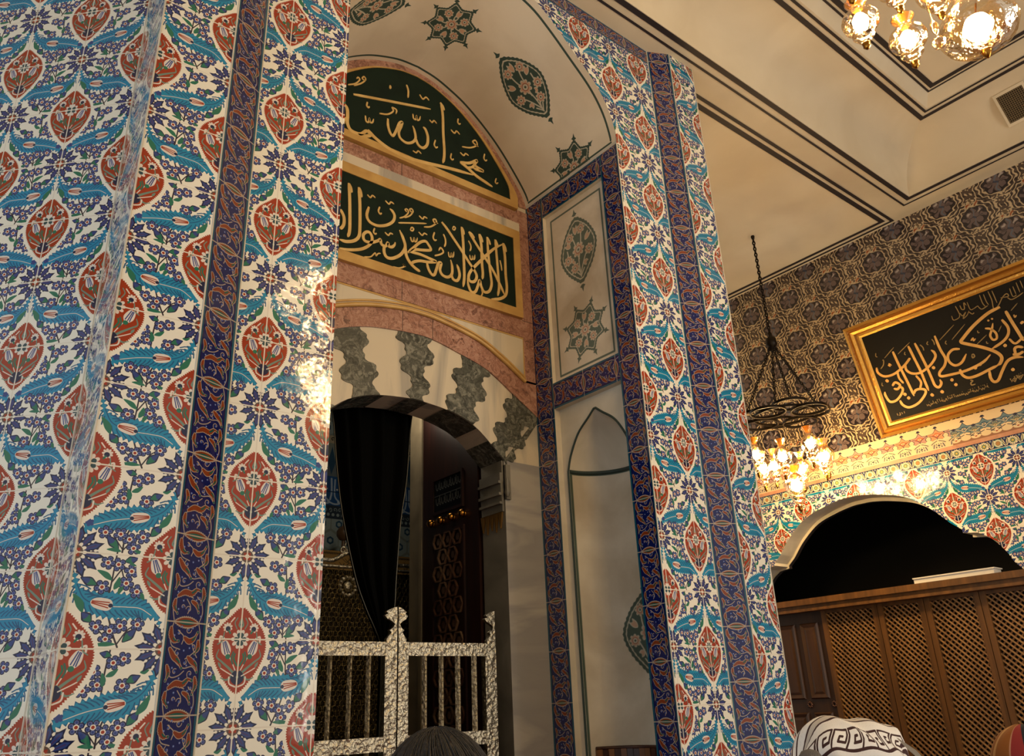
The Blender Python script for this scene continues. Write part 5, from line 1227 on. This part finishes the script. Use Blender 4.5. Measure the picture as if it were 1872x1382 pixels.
# slatted timber lining at the foot of the niche
t = thing('slat_lining', 'curved brown timber slat lining at the foot of the round niche', 'wooden lining', (NX+.05, NY, FLOOR))
sl = [woody('slat_dark', (48, 22, 12), (74, 38, 20), 3., .45), woody('slat_light', (104, 66, 36), (134, 90, 52), 3., .45)]
rs = random.Random(2)
AA = np.linspace(math.radians(10), math.radians(172), 21)
for k in range(20):
    b = MB(); a0, a1 = AA[k]+.004, AA[k+1]-.004; r0, r1 = NR-.001, NR-.006-.003*rs.random()
    pl = [(NX+r*math.sin(a), NY+r*math.cos(a)) for r, a in ((r0, a0), (r0, a1), (r1, a1), (r1, a0))]
    b.prism(pl, lambda u, v, dd: (u, v, -.0865-dd), .0865*0+.35); b.build('slat', sl[rs.random() > .5], t)
b = MB(); b.tube([(NX+(NR-.005)*math.sin(a), NY+(NR-.005)*math.cos(a), -.0845) for a in AA], .0035, 6); b.build('top_rail', sl[0], t)

# ---- lattice screens under the wooden ledge on the right
XS = 2.53*K
def sy(y): return y*K
b = MB(); b.box((2.485*K, sy(.30), .270*K), (2.56*K, sy(1.80), .289*K)); b.box((2.495*K, sy(.30), .258*K), (2.55*K, sy(1.80), .270*K)); b.box((2.49*K, sy(.30), .250*K), (2.552*K, sy(1.80), .2585*K))
tag(b.build('wooden_ledge', M['wood']), 'long brown wooden ledge along the top of the lattice screens', 'ledge')
panels = [(1.512, 1.316, 'lattice panel beside the dark wooden door, first from the tiled pier'), (1.316, 1.168, 'lattice panel second from the wooden door'), (1.168, 1.008, 'lattice panel third from the wooden door, under the white slab'),
          (1.008, .85, 'lattice panel fourth from the wooden door, by the scarfed head')]
for y1, y0, lb in panels:
    t = thing('lattice_screen', 'brown diagonal '+lb, 'lattice screen', (XS, sy((y0+y1)/2), FLOOR), 'lattice screens under the ledge')
    fw = .017; zt, zb = .2495, -.55
    for a, c in ((y0+.001, y0+fw), (y1-fw, y1-.001)):
        MB().box((XS-.008, sy(a), FLOOR), (XS+.008, sy(c), zt*K)).build('stile', M['wood'], t)
    for a, c in ((zt-.010, zt), (FLOOR/K, zb), (-.2, -.185)):
        if a == -.2: continue
        MB().box((XS-.007, sy(y0+fw), a*K), (XS+.007, sy(y1-fw), c*K)).build('rail', M['wood'], t)
    b = MB(); gA, gB, hA, hB = y0+fw, y1-fw, zb, zt-.010; sp_ = .0172
    for sg, xo in ((1, -.0012), (-1, .0012)):
        c = (gA-hB if sg == 1 else gA+hA)
        cmax = (gB-hA if sg == 1 else gB+hB)
        c += sp_*.5
        while c < cmax:
            # line y - sg*z = c
            zlo, zhi = (max(hA, (gA-c)), min(hB, (gB-c))) if sg == 1 else (max(hA, c-gB), min(hB, c-gA))
            if zhi-zlo > .004:
                ya_, yb2 = (c+zlo, c+zhi) if sg == 1 else (c-zlo, c-zhi)
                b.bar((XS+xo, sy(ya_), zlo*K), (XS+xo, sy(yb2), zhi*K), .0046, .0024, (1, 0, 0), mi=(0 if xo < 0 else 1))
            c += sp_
    b.build('lattice', [M['lath'], M['lath_shaded']], t)
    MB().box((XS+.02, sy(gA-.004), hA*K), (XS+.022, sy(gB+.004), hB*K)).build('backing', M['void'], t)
d = MB(); d.box((XS-.004, sy(1.513), FLOOR), (XS+.010, sy(1.70), .2495*K)); do = struct('door_2', d, woody('brown_door_wood', (48, 28, 13), (72, 44, 21), 2., .5))
for y0, z0, y1, z1 in ((1.530, -.02, 1.598, .215), (1.530, -.34, 1.598, -.06), (1.616, -.02, 1.69, .215), (1.616, -.34, 1.69, -.06)):
    b = MB(); a = [(y0, z0), (y1, z0), (y1, z1), (y0, z1)]
    r0 = [(XS-.004, sy(y), z*K) for y, z in a]; r1 = [(XS-.011, sy(y+(.004 if y == y0 else -.004)), (z+(.004 if z == z0 else -.004))*K) for y, z in a]
    r2 = [(XS-.006, sy(y+(.014 if y == y0 else -.014)), (z+(.014 if z == z0 else -.014))*K) for y, z in a]; r3 = [(XS-.009, sy(y+(.022 if y == y0 else -.022)), (z+(.022 if z == z0 else -.022))*K) for y, z in a]
    for p, q_ in ((r0, r1), (r1, r2), (r2, r3)):
        for i in range(4): b.face([p[i], p[(i+1) % 4], q_[(i+1) % 4], q_[i]])
    b.face(r3); b.build('door_panel', M['darkwood'] if False else woody('raised_door_panel', (60, 36, 16), (86, 53, 25), 2., .5), do, org=do['_o'][:])
for y in (1.52, 1.607):
    b = MB()
    for a in np.linspace(0, 2*PI, 9)[:-1]: b.lathe([(0, .004), (.003, .003), (.004, 0)], (XS-.005, sy(y)+.007*math.cos(a), -.038+.007*math.sin(a)), 8, axis=(-1, 0, 0))
    b.build('rosette', woody('carved_rosette', (70, 36, 16), (90, 50, 24)), do, org=do['_o'][:])
t = thing('white_slab', 'long white slab lying on the wooden ledge', 'slab', (2.52*K, sy(1.05), .289*K))
b = MB(); b.box((2.495*K, sy(.942), .2895*K), (2.545*K, sy(1.170), .303*K)); b.build('body', M['white'], t)
b = MB(); b.box((2.492*K, sy(.938), .303*K), (2.548*K, sy(1.172), .3065*K)); b.build('lid', M['white'], t)

# ---- air vent on the cove
th0, th1 = math.radians(63), math.radians(26.6)
cvp = lambda th, y, h: (HX1-.1453*(1-math.cos(th))-h*math.cos(th), y, ZC+.1505*math.sin(th)-h*math.sin(th))
t = thing('air_vent', 'square dark mesh air vent set in the plaster cove', 'vent', cvp((th0+th1)/2, .54, 0))
b = MB()
A0, A1, B0, B1 = th1, th0, .4975, .571
pA, pB = Vector(cvp(A0, 0, 0)), Vector(cvp(A1, 0, 0))
vdir = (pB-pA); vn = Vector((vdir.z, 0, -vdir.x)).normalized()*-1
vf = lambda s_, y, h: tuple(Vector((0, y, 0))+pA+vdir*s_-Vector((0, 0, 0))+vn*(-h-.012 if vn.x > 0 else h+.012))
def vbox(bm, s0, s1, y0, y1, h0, h1):
    c = [vf(s_, y, h) for h in (h0, h1) for y in (y0, y1) for s_ in (s0, s1)]
    for q in ((0, 2, 3, 1), (4, 5, 7, 6), (0, 1, 5, 4), (1, 3, 7, 5), (3, 2, 6, 7), (2, 0, 4, 6)): bm.face([c[i] for i in q])
fb = MB()
for s0, s1, y0, y1 in ((-.10, 0, B0-.007, B1+.007), (1, 1.10, B0-.007, B1+.007), (0, 1, B0-.007, B0), (0, 1, B1, B1+.007)): vbox(fb, s0, s1, y0, y1, -.008, -.004)
fb.build('frame', M['plaster'], t)
mb_ = MB()
for k in range(15): vbox(mb_, (k+.5)/15-.013, (k+.5)/15+.013, B0, B1, -.010, -.006)
for k in range(13): y = B0+(B1-B0)*(k+.5)/13; vbox(mb_, 0, 1, y-.0009, y+.0009, -.009, -.005)
mb_.build('mesh', plain('vent_wire', (120, 104, 76), .5, .3), t)
kb = MB(); vbox(kb, 0, 1, B0, B1, -.0135, -.012); kb.build('duct', M['void'], t)

# ---- glass lamps
def lamp(par, c, r, hgt=1., tip=True, blb='bulb'):
    """bell-mouthed glass oil-lamp shape hanging at c (globe centre)"""
    pr = [(.62, 1.75), (.60, 1.7), (.36, 1.3), (.33, 1.1), (.62, .78), (.92, .4), (1.0, .05), (.9, -.38), (.62, -.72), (.46, -.86), (.58, -1.02), (.60, -1.16), (.46, -1.3), (.34, -1.42), (.40, -1.52), (.30, -1.68), (.16, -1.8)]
    pr = [(a*r, h_*r*hgt) for a, h_ in pr]
    sh = MB().lathe(pr, c, 22).build('lamp_glass', M['glass'], par)
    MB().lathe([(.56*r, 1.72*r*hgt), (.35*r, 1.32*r*hgt), (.31*r, 1.12*r*hgt)], c, 18).build('neck', M['socket'], sh)
    MB().lathe([(0, .5*r), (.26*r, .44*r), (.42*r, .14*r), (.38*r, -.2*r), (.2*r, -.46*r), (0, -.55*r)], c, 14).build('bulb', M[blb], sh)
    MB().lathe([(.14*r, .95*r), (.16*r, .5*r), (.1*r, .4*r)], c, 10).build('holder', M['socket'], sh)
    if tip: MB().lathe([(.16*r, -1.78*r*hgt), (.22*r, -1.9*r*hgt), (.17*r, -2.05*r*hgt), (.2*r, -2.15*r*hgt), (.06*r, -2.35*r*hgt), (0, -2.4*r*hgt)], c, 12).build('finial', M['brass'], sh)
    return sh
def chain(b, p, q, link, r):
    p, q = Vector(p), Vector(q); d = (q-p); n = max(2, int(d.length/(link*.75))); d.normalize()
    u = d.orthogonal().normalized(); w = d.cross(u)
    for k in range(n):
        c = p+(q-p)*((k+.5)/n); s_ = u if k % 2 else w
        b.tube([tuple(c+d*math.cos(a)*link*.5+s_*math.sin(a)*link*.26) for a in np.linspace(0, 2*PI, 9)[:-1]], r, 5, closed=True)
# ring lamp hanging before the scale-tiled wall
CX, CY = 2.2997, 1.383
t = thing('ring_chandelier', 'dark ring chandelier of glass lamps hanging on a long chain before the scale-tiled wall', 'chandelier', (CX, CY, ZC))
b = MB(); chain(b, (CX, CY, ZC), (CX, CY, 1.145), .016, .0026); b.build('chain', M['bronze'], t)
b = MB(); b.lathe([(.006, 0), (.007, -.005), (.004, -.010), (.003, -.02)], (CX, CY, ZC), 14); b.build('ceiling_hook', M['bronze'], t)
b = MB(); b.lathe([(.003, .035), (.006, .03), (.006, .02), (.017, .012), (.019, -.012), (.010, -.022), (.016, -.026), (.004, -.036)], (CX, CY, 1.121), 14); b.build('hub', M['bronze'], t)
ZR, RR = .858, .118
for k in range(4):
    a = PI/4+PI/2*k; b = MB(); chain(b, (CX+.008*math.cos(a), CY+.008*math.sin(a), 1.10), (CX+RR*math.cos(a), CY+RR*math.sin(a), ZR+.012), .014, .0022); b.build('hanger', M['bronze'], t)
def hoop(b, c, R, h, w, n=40):
    rows = []
    for a in np.linspace(0, 2*PI, n+1): rows.append([(c[0]+rr*math.cos(a), c[1]+rr*math.sin(a), c[2]+zz) for rr, zz in ((R-w, -h), (R+w, -h), (R+w, h), (R-w, h), (R-w, -h))])
    b.grid(rows, smooth=False, flip=True)
b = MB(); hoop(b, (CX, CY, ZR-.004), .100, .0042, .002); b.build('hoop', M['bronze'], t)
for k in range(8):
    a = 2*PI*k/8; b = MB(); hoop(b, (CX+.092*math.cos(a), CY+.092*math.sin(a), ZR-.004+(.006 if k % 2 else -.006)), .056, .0042, .002, 32); b.build('interlaced_loop', M['bronze'], t)
for k in range(8):
    a = 2*PI*(k+.35)/8; rr = .122 if k % 2 else .098; z = .716 if k % 2 else .690
    c = (CX+rr*math.cos(a), CY+rr*math.sin(a), z)
    b = MB(); b.tube([(c[0], c[1], z+.045), (c[0], c[1], ZR-.03)], .0011, 5); b.build('lamp_wire', M['bronze'], t)
    lamp(t, c, .0285, 1.15, blb='bulb_ring')
c = (CX, CY, .615); b = MB(); b.tube([(CX, CY, .68), (CX, CY, 1.10)], .0012, 5); b.build('lamp_wire', M['bronze'], t); lamp(t, c, .038, .95, blb='bulb_ring')
# big chandelier under the coved well
t = thing('glass_chandelier', 'large glass chandelier of glowing lamps under the coved ceiling well', 'chandelier', (.93, .16, ZC+.187))
GX, GY = .93, .16
b = MB(); chain(b, (GX, GY, ZC+.187), (GX, GY, 1.12), .02, .003); b.build('chain', M['brass'], t)
b = MB(); b.lathe([(.004, .06), (.02, .05), (.03, .02), (.022, -.01), (.03, -.03), (.008, -.06)], (GX, GY, 1.08), 16); b.build('hub', M['brass'], t)
b = MB(); hoop(b, (GX, GY, 1.02), .165, .008, .003, 48); b.build('hoop', M['brass'], t)
for k in range(4):
    a = PI/4+PI/2*k; b = MB(); b.tube([(GX+.02*math.cos(a), GY+.02*math.sin(a), 1.07), (GX+.165*math.cos(a), GY+.165*math.sin(a), 1.025)], .003, 6); b.build('arm', M['brass'], t)
def hang(c, r, h=1.):
    b = MB(); b.tube([(c[0], c[1], c[2]+1.6*r*h), (c[0], c[1], c[2]+2.4*r*h), (GX+(c[0]-GX)*.9, GY+(c[1]-GY)*.9, 1.02)], .0012, 5); b.build('lamp_wire', M['brass'], t)
    return lamp(t, c, r, h)
hang((.7935, .2893, .7300), .0215, .82); hang((.8412, .2607, .7085), .0215, .86); hang((.8590, .2250, .7640), .0215, .85); hang((.775, .285, .785), .021, .85); hang((.82, .253, .772), .021, .85); hang((.985, .10, .76), .0215, .85)
for k in range(6):      # upper tier added out of view to brighten the ceiling
    a = PI/6+PI/3*k
    lamp(t, (GX+.165*math.cos(a), GY+.165*math.sin(a), 1.055), .021, .86)
# wide bowl lamp in the middle
c = (.9040, .2050, .7195); r = .040
sh = MB().lathe([(.72*r, 1.15*r), (.60*r, .95*r), (.80*r, .62*r), (1.05*r, .2*r), (1.08*r, -.1*r), (.95*r, -.4*r), (.66*r, -.66*r), (.3*r, -.8*r), (.08*r, -.84*r)], c, 28).build('lamp_glass', M['glass'], t)
MB().lathe([(0, .34*r), (.3*r, .28*r), (.42*r, 0), (.3*r, -.26*r), (0, -.32*r)], c, 18).build('bulb', M['bulb'], sh)
MB().lathe([(.08*r, -.82*r), (.16*r, -.9*r), (.12*r, -1.02*r), (.04*r, -1.15*r), (0, -1.18*r)], c, 12).build('finial', M['brass'], sh)
b = MB(); b.tube([(c[0], c[1], c[2]+.3*r), (GX, GY, .95)], .0012, 5); b.build('lamp_wire', M['brass'], t)
b = MB()
cc = (.8636, .2373, .7215)
b.tube([(cc[0], cc[1], .90), (cc[0], cc[1], cc[2]+.012)], .0006, 4); b.lathe([(0, .012), (.004, .006), (.005, 0), (.003, -.008), (0, -.012)], cc, 8); b.lathe([(0, .009), (.007, .004), (.008, 0), (.006, -.006), (0, -.009)], (cc[0], cc[1], cc[2]-.023), 8)
b.build('crystal_drop', M['glass'], t)
# ---------------------------------------------------------------- people at the lower edge of the picture
def person(name, label, head, hs, yaw, cloth, group=None):
    """standing figure; head: centre of the head in plan units, hs: overall scale of the figure"""
    hx, hy, hz = conv(head)
    zt = hz+.115*hs
    t = bpy.data.objects.new(name, None); COL.objects.link(t); t.location = (hx, hy, 0); t.rotation_euler = (0, 0, yaw); t['_o'] = [hx, hy, 0]
    tag(t, label, 'person', group)
    # body: one connected skin (x right, y forward)
    J = [((0, 0, .93), .135), ((0, .01, 1.12), .125), ((0, .01, 1.30), .135), ((0, 0, 1.40), .085), ((0, .005, 1.47), .055), ((0, .015, 1.56), .075), ((0, .02, 1.635), .075)]
    E_ = [(0, 1), (1, 2), (2, 3), (3, 4), (4, 5), (5, 6)]
    for s in (1, -1):
        k = len(J)
        J += [((s*.17, 0, 1.385), .06), ((s*.20, -.02, 1.12), .042), ((s*.19, .10, .90), .032), ((s*.185, .14, .82), .028)]; E_ += [(3, k), (k, k+1), (k+1, k+2), (k+2, k+3)]
        for fi in range(4):
            q = len(J); J += [((s*(.165+.014*fi), .16, .775), .010), ((s*(.165+.014*fi), .165, .735-.004*abs(fi-1)), .008)]; E_ += [(k+3, q), (q, q+1)]
        q = len(J); J += [((s*.155, .165, .80), .011), ((s*.150, .185, .765), .009)]; E_ += [(k+3, q), (q, q+1)]
        k = len(J); J += [((s*.095, 0, .84), .095), ((s*.10, .01, .48), .062), ((s*.10, -.01, .09), .042), ((s*.105, .12, .035), .035)]; E_ += [(0, k), (k, k+1), (k+1, k+2), (k+2, k+3)]
    f = zt/1.71
    me = bpy.data.meshes.new('body'); me.from_pydata([(x*f, y*f, z*f) for (x, y, z), r in J], E_, []); me.update()
    o = bpy.data.objects.new('body', me); COL.objects.link(o); o.parent = t; me.materials.append(M['skin'])
    sk = o.modifiers.new('skin', 'SKIN'); sk.use_smooth_shade = True
    lay = me.skin_vertices[0].data if me.skin_vertices else None
    if lay is None:
        bm_ = __import__('bmesh').new(); bm_.from_mesh(me); bm_.verts.layers.skin.verify(); bm_.to_mesh(me); bm_.free(); lay = me.skin_vertices[0].data
    for i, (p, r) in enumerate(J): lay[i].radius = (r*f, r*f*(.8 if i < 3 else 1)); lay[i].use_root = (i == 0)
    o.modifiers.new('sub', 'SUBSURF').levels = 1; o.modifiers['sub'].render_levels = 2
    # head details: nose, ears
    L = lambda x, y, z: (x*f, y*f, z*f)
    def local(bm, nm, mt):
        V = [((x-hx*0)/S, y/S, (z-H0)/S) for x, y, z in bm.v]; bm.v = V
        ob = bm.build(nm, mt, t, org=(0, 0, 0)); ob.location = (0, 0, 0); return ob
    # robe
    r = MB()
    ring = []
    for z, a, c_ in ((.04, .26, .22), (.5, .24, .19), (.9, .205, .155), (1.12, .195, .145), (1.3, .215, .14), (1.40, .19, .115), (1.445, .10, .075), (1.47, .072, .066)):
        ring.append([L(a*math.cos(q), c_*math.sin(q), z) for q in np.linspace(0, 2*PI, 25)])
    r.grid(ring, smooth=True, flip=True); local(r, 'robe', cloth)
    for s in (1, -1):
        r = MB(); r.tube([L(s*.17, 0, 1.40), L(s*.205, -.02, 1.25), L(s*.207, -.02, 1.12), L(s*.197, .05, 1.0), L(s*.19, .11, .885)], [.075*f, .068*f, .062*f, .056*f, .05*f], 12); local(r, 'sleeve', cloth)
    for s in (1, -1):
        e = MB(); e.lathe([(0, .012*f), (.02*f, .009*f), (.03*f, 0), (.02*f, -.006*f)], L(s*.078, .01, 1.60), 12, axis=(s, .2, 0)); local(e, 'ear', M['skin'])
        e = MB(); e.lathe([(0, .011*f), (.008*f, .008*f), (.012*f, 0)], L(s*.03, .088, 1.615), 12, axis=(0, 1, 0)); local(e, 'eye', plain('eye_white', (225, 220, 212), .3))
    e = MB(); e.tube([L(0, .085, 1.625), L(0, .103, 1.60), L(0, .112, 1.58), L(0, .098, 1.57)], [.009*f, .011*f, .014*f, .010*f], 8); local(e, 'nose', M['skin'])
    e = MB(); e.tube([L(-.025, .088, 1.545), L(0, .096, 1.547), L(.025, .088, 1.545)], [.003*f, .006*f, .003*f], 6); local(e, 'mouth', plain('lips', (150, 84, 78), .5))
    return t, f, L, local
def headcap(fr, lo, hi, n=30, ell=(.098, .115, .125), cz=1.60, rough=0., seed=0):
    """shell over the top and back of the head as rows of points"""
    rs = np.random.default_rng(seed); rows = []; uvs = []
    for i, ph in enumerate(np.linspace(lo, hi, n)):
        row, ur = [], []
        for j, th in enumerate(np.linspace(0, 2*PI, 49)):
            k = 1+rough*(math.sin(th*9+ph*5+seed)+.7*math.sin(th*17-ph*9))
            row.append(fr(ell[0]*k*math.sin(ph)*math.cos(th), ell[1]*k*math.sin(ph)*math.sin(th), cz+ell[2]*k*math.cos(ph))); ur.append((j/48, i/(n-1)))
        rows.append(row); uvs.append(ur)
    return rows, uvs
YAW = math.atan2(-.62, .78)*0+math.radians(-40)
hair_m = mottled('dark_brown_hair', [(.3, (14, 12, 11)), (.55, (30, 26, 24)), (.75, (58, 47, 38))], 14., .6, detail=8, bump=.35, stretch=(12, 12, 1.2))
t, f, L, local = person('person', 'person with dark brown hair seen from behind in front of the silver gate', (.3115, .4673, -.0670), 1., YAW, plain('grey_wool_coat', (62, 60, 64), .85))
b = MB(); r_, u_ = headcap(L, .02, 2.0, 34, (.098, .112, .122), 1.607, .012, 2)
r_ = [[(x, y if y < .055 or z > 1.64*f else .055+(y-.055)*.5, z) for x, y, z in row] for row in r_]
b.grid(r_, u_, smooth=True, flip=False)
rs = random.Random(4)
for k in range(320):
    a = rs.random()*2*PI; ph0 = .05+rs.random()*.5
    pts = []
    for s_ in np.linspace(0, 1, 7):
        ph = ph0+s_*1.2; kk = 1.012+.008*math.sin(k*7+s_*3)
        pts.append(L(.098*kk*math.sin(ph)*math.cos(a+s_*.3), .112*kk*math.sin(ph)*math.sin(a+s_*.3), 1.607+.122*kk*math.cos(ph)))
    b.tube(pts, [.0013*f]*6+[.0006*f], 4)
local(b, 'hair', hair_m)

def paint_shawl():
    Wt, BR, GY = rgb(244, 240, 234), rgb(62, 34, 32), rgb(206, 196, 184)
    P = Paint(1024, 512, 0, 4, 0, 2, Wt)
    for k in range(-2, 40):
        for j in range(24): P.stroke([(k*.11, j*.09), (k*.11+.05, j*.09+.03)], .010, rgb(232, 227, 220), 0)
    P.poly([(0, 1.66), (4, 1.66), (4, 1.86), (0, 1.86)], GY)
    for y, w in ((1.66, .05), (1.86, .05), (.55, .07), (.30, .07), (.12, .05)): P.stroke([(0, y), (4, y)], w, BR, 0)
    P.poly([(0, .32), (4, .32), (4, .53), (0, .53)], GY)
    y0 = .88
    for k in range(9):      # Greek key
        x = k*.46; w = .055
        P.poly([(x, y0-.06), (x+.46, y0-.06), (x+.46, y0+.50), (x, y0+.50)], Wt)
        for pts in ([(x+.02, y0), (x+.02, y0+.42), (x+.40, y0+.42), (x+.40, y0+.14), (x+.2, y0+.14), (x+.2, y0+.26), (x+.28, y0+.26)], [(x+.02, y0), (x+.40, y0), (x+.46, y0)]):
            P.stroke(pts, w, BR, 0)
    return P.image('greek_key_shawl')
sh_m = glazed('white_greek_key_cloth', paint_shawl(), .9, .05, 0.)
HP = (.79, .475, -.075)
t, f, L, local = person('person', 'person under a white shawl with brown stripes and Greek key border', HP, 1., YAW, plain('cream_coat', (190, 180, 166), .85))
b = MB(); rows, uvs = [], []
# shawl drape: swept across the head from ear to ear, longer to the right
for i, u in enumerate(np.linspace(0, 1, 34)):
    x = -.125+.265*u
    top = .122*math.sin(min(1, u/.34)*PI/2)**.7 if u < .34 else .122-.030*((u-.34)/.66)**1.6
    if u > .93: top -= .10*((u-.93)/.07)**2
    dep = .13*math.sin(min(1, u/.3)*PI/2)**.5*(1 if u < .6 else 1-.45*((u-.6)/.4)**2)
    row, ur = [], []
    for j, ph in enumerate(np.linspace(-.55, PI+.55, 30)):
        yy = -dep*math.cos(ph); zz = top*math.sin(ph) if math.sin(ph) > 0 else .30*math.sin(ph)
        row.append(L(x+.01*math.sin(ph*5+u*9), yy, 1.60+zz+.0035*math.sin(u*23+ph*3)))
        ur.append((u*1.0-.1*math.sin(ph), (j/29)*1.9))
    rows.append(row); uvs.append([(.02+uu, vv) for uu, vv in ur])
b.grid(rows, uvs, smooth=True, flip=True)
local(b, 'shawl', sh_m)
b = MB(); b.grid([[L(.098+.04*w_+.10*s_, -.105+.008*math.sin(s_*6), 1.672-.11*s_-.03*w_) for w_ in (0, .5, 1)] for s_ in np.linspace(0, 1, 8)], smooth=True); b.grid([[L(.098+.04*w_+.10*s_, -.10+.008*math.sin(s_*6), 1.672-.11*s_-.03*w_) for w_ in (0, .5, 1)] for s_ in np.linspace(0, 1, 8)], smooth=True, flip=True)
local(b, 'shawl_end', plain('cream_cloth', (196, 184, 158), .9))

def paint_scarf():
    P = Paint(512, 256, 0, 2, 0, 1, rgb(150, 90, 34))
    rs = random.Random(9)
    for k in range(70):
        x, y = rs.random()*2, .45+rs.random()*.55
        P.stroke([(x, y), (x+.08, y+.03), (x+.2, y+.01)], .02, [rgb(196, 150, 92), rgb(120, 60, 22), rgb(176, 112, 48)][k % 3])
    P.poly([(0, 0), (2, 0), (2, .34), (0, .26)], rgb(150, 44, 44)); P.poly([(.0, .0), (2, .0), (2, .12), (0, .15)], rgb(24, 32, 44))
    P.stroke([(0, .27), (2, .27)], .02, rgb(190, 140, 110), 0)
    return P.image('patterned_headscarf')
t, f, L, local = person('person', 'person in a gold, red and navy headscarf before the lattice screens', (1.121, .4373, -.1005), 1., YAW, plain('navy_coat', (36, 40, 52), .85))
b = MB(); r_, u_ = headcap(L, .01, 2.1, 30, (.108, .125, .132), 1.60, .006, 5)
b.grid(r_, [[(uu*2, 1-abs(math.sin((uu-.32)*PI))*1.0) for uu, vv in row] for row in u_], smooth=True)
b.grid([[L(.11*math.cos(a), .125*math.sin(a)*1.0, z) for a in np.linspace(0, 2*PI, 25)] for z in (1.54, 1.50, 1.45)], [[(a/6, .2) for a in np.linspace(0, 2*PI, 25)]]*3, smooth=True, flip=True)
local(b, 'headscarf', glazed('patterned_scarf_cloth', paint_scarf(), .8, .05, 0.))

# microphone on a slim stand in front of the shawl
MP = (.6957, .4512, -.058)
t = thing('microphone', 'grey rounded microphone head in front of the white shawl', 'microphone', (MP[0], MP[1], FLOOR))
MB().lathe([(0, .012), (.007, .010), (.0115, .004), (.012, -.004), (.010, -.014), (.007, -.02)], MP, 16).build('head', beaten('grey_foam', (110, 104, 98), .9, 300., .5, 0.), t)
MB().lathe([(.006, -.02), (.0055, -.07), (.004, -.08)], MP, 12).build('handle', M['bronze'], t)
b = MB(); b.tube([(MP[0], MP[1], MP[2]-.075), (MP[0], MP[1], FLOOR+.01)], .003, 8); b.build('stand', M['bronze'], t)
b = MB(); b.lathe([(0, .012), (.04, .010), (.05, .004), (.05, 0)], (MP[0], MP[1], FLOOR), 20); b.build('base', M['bronze'], t)
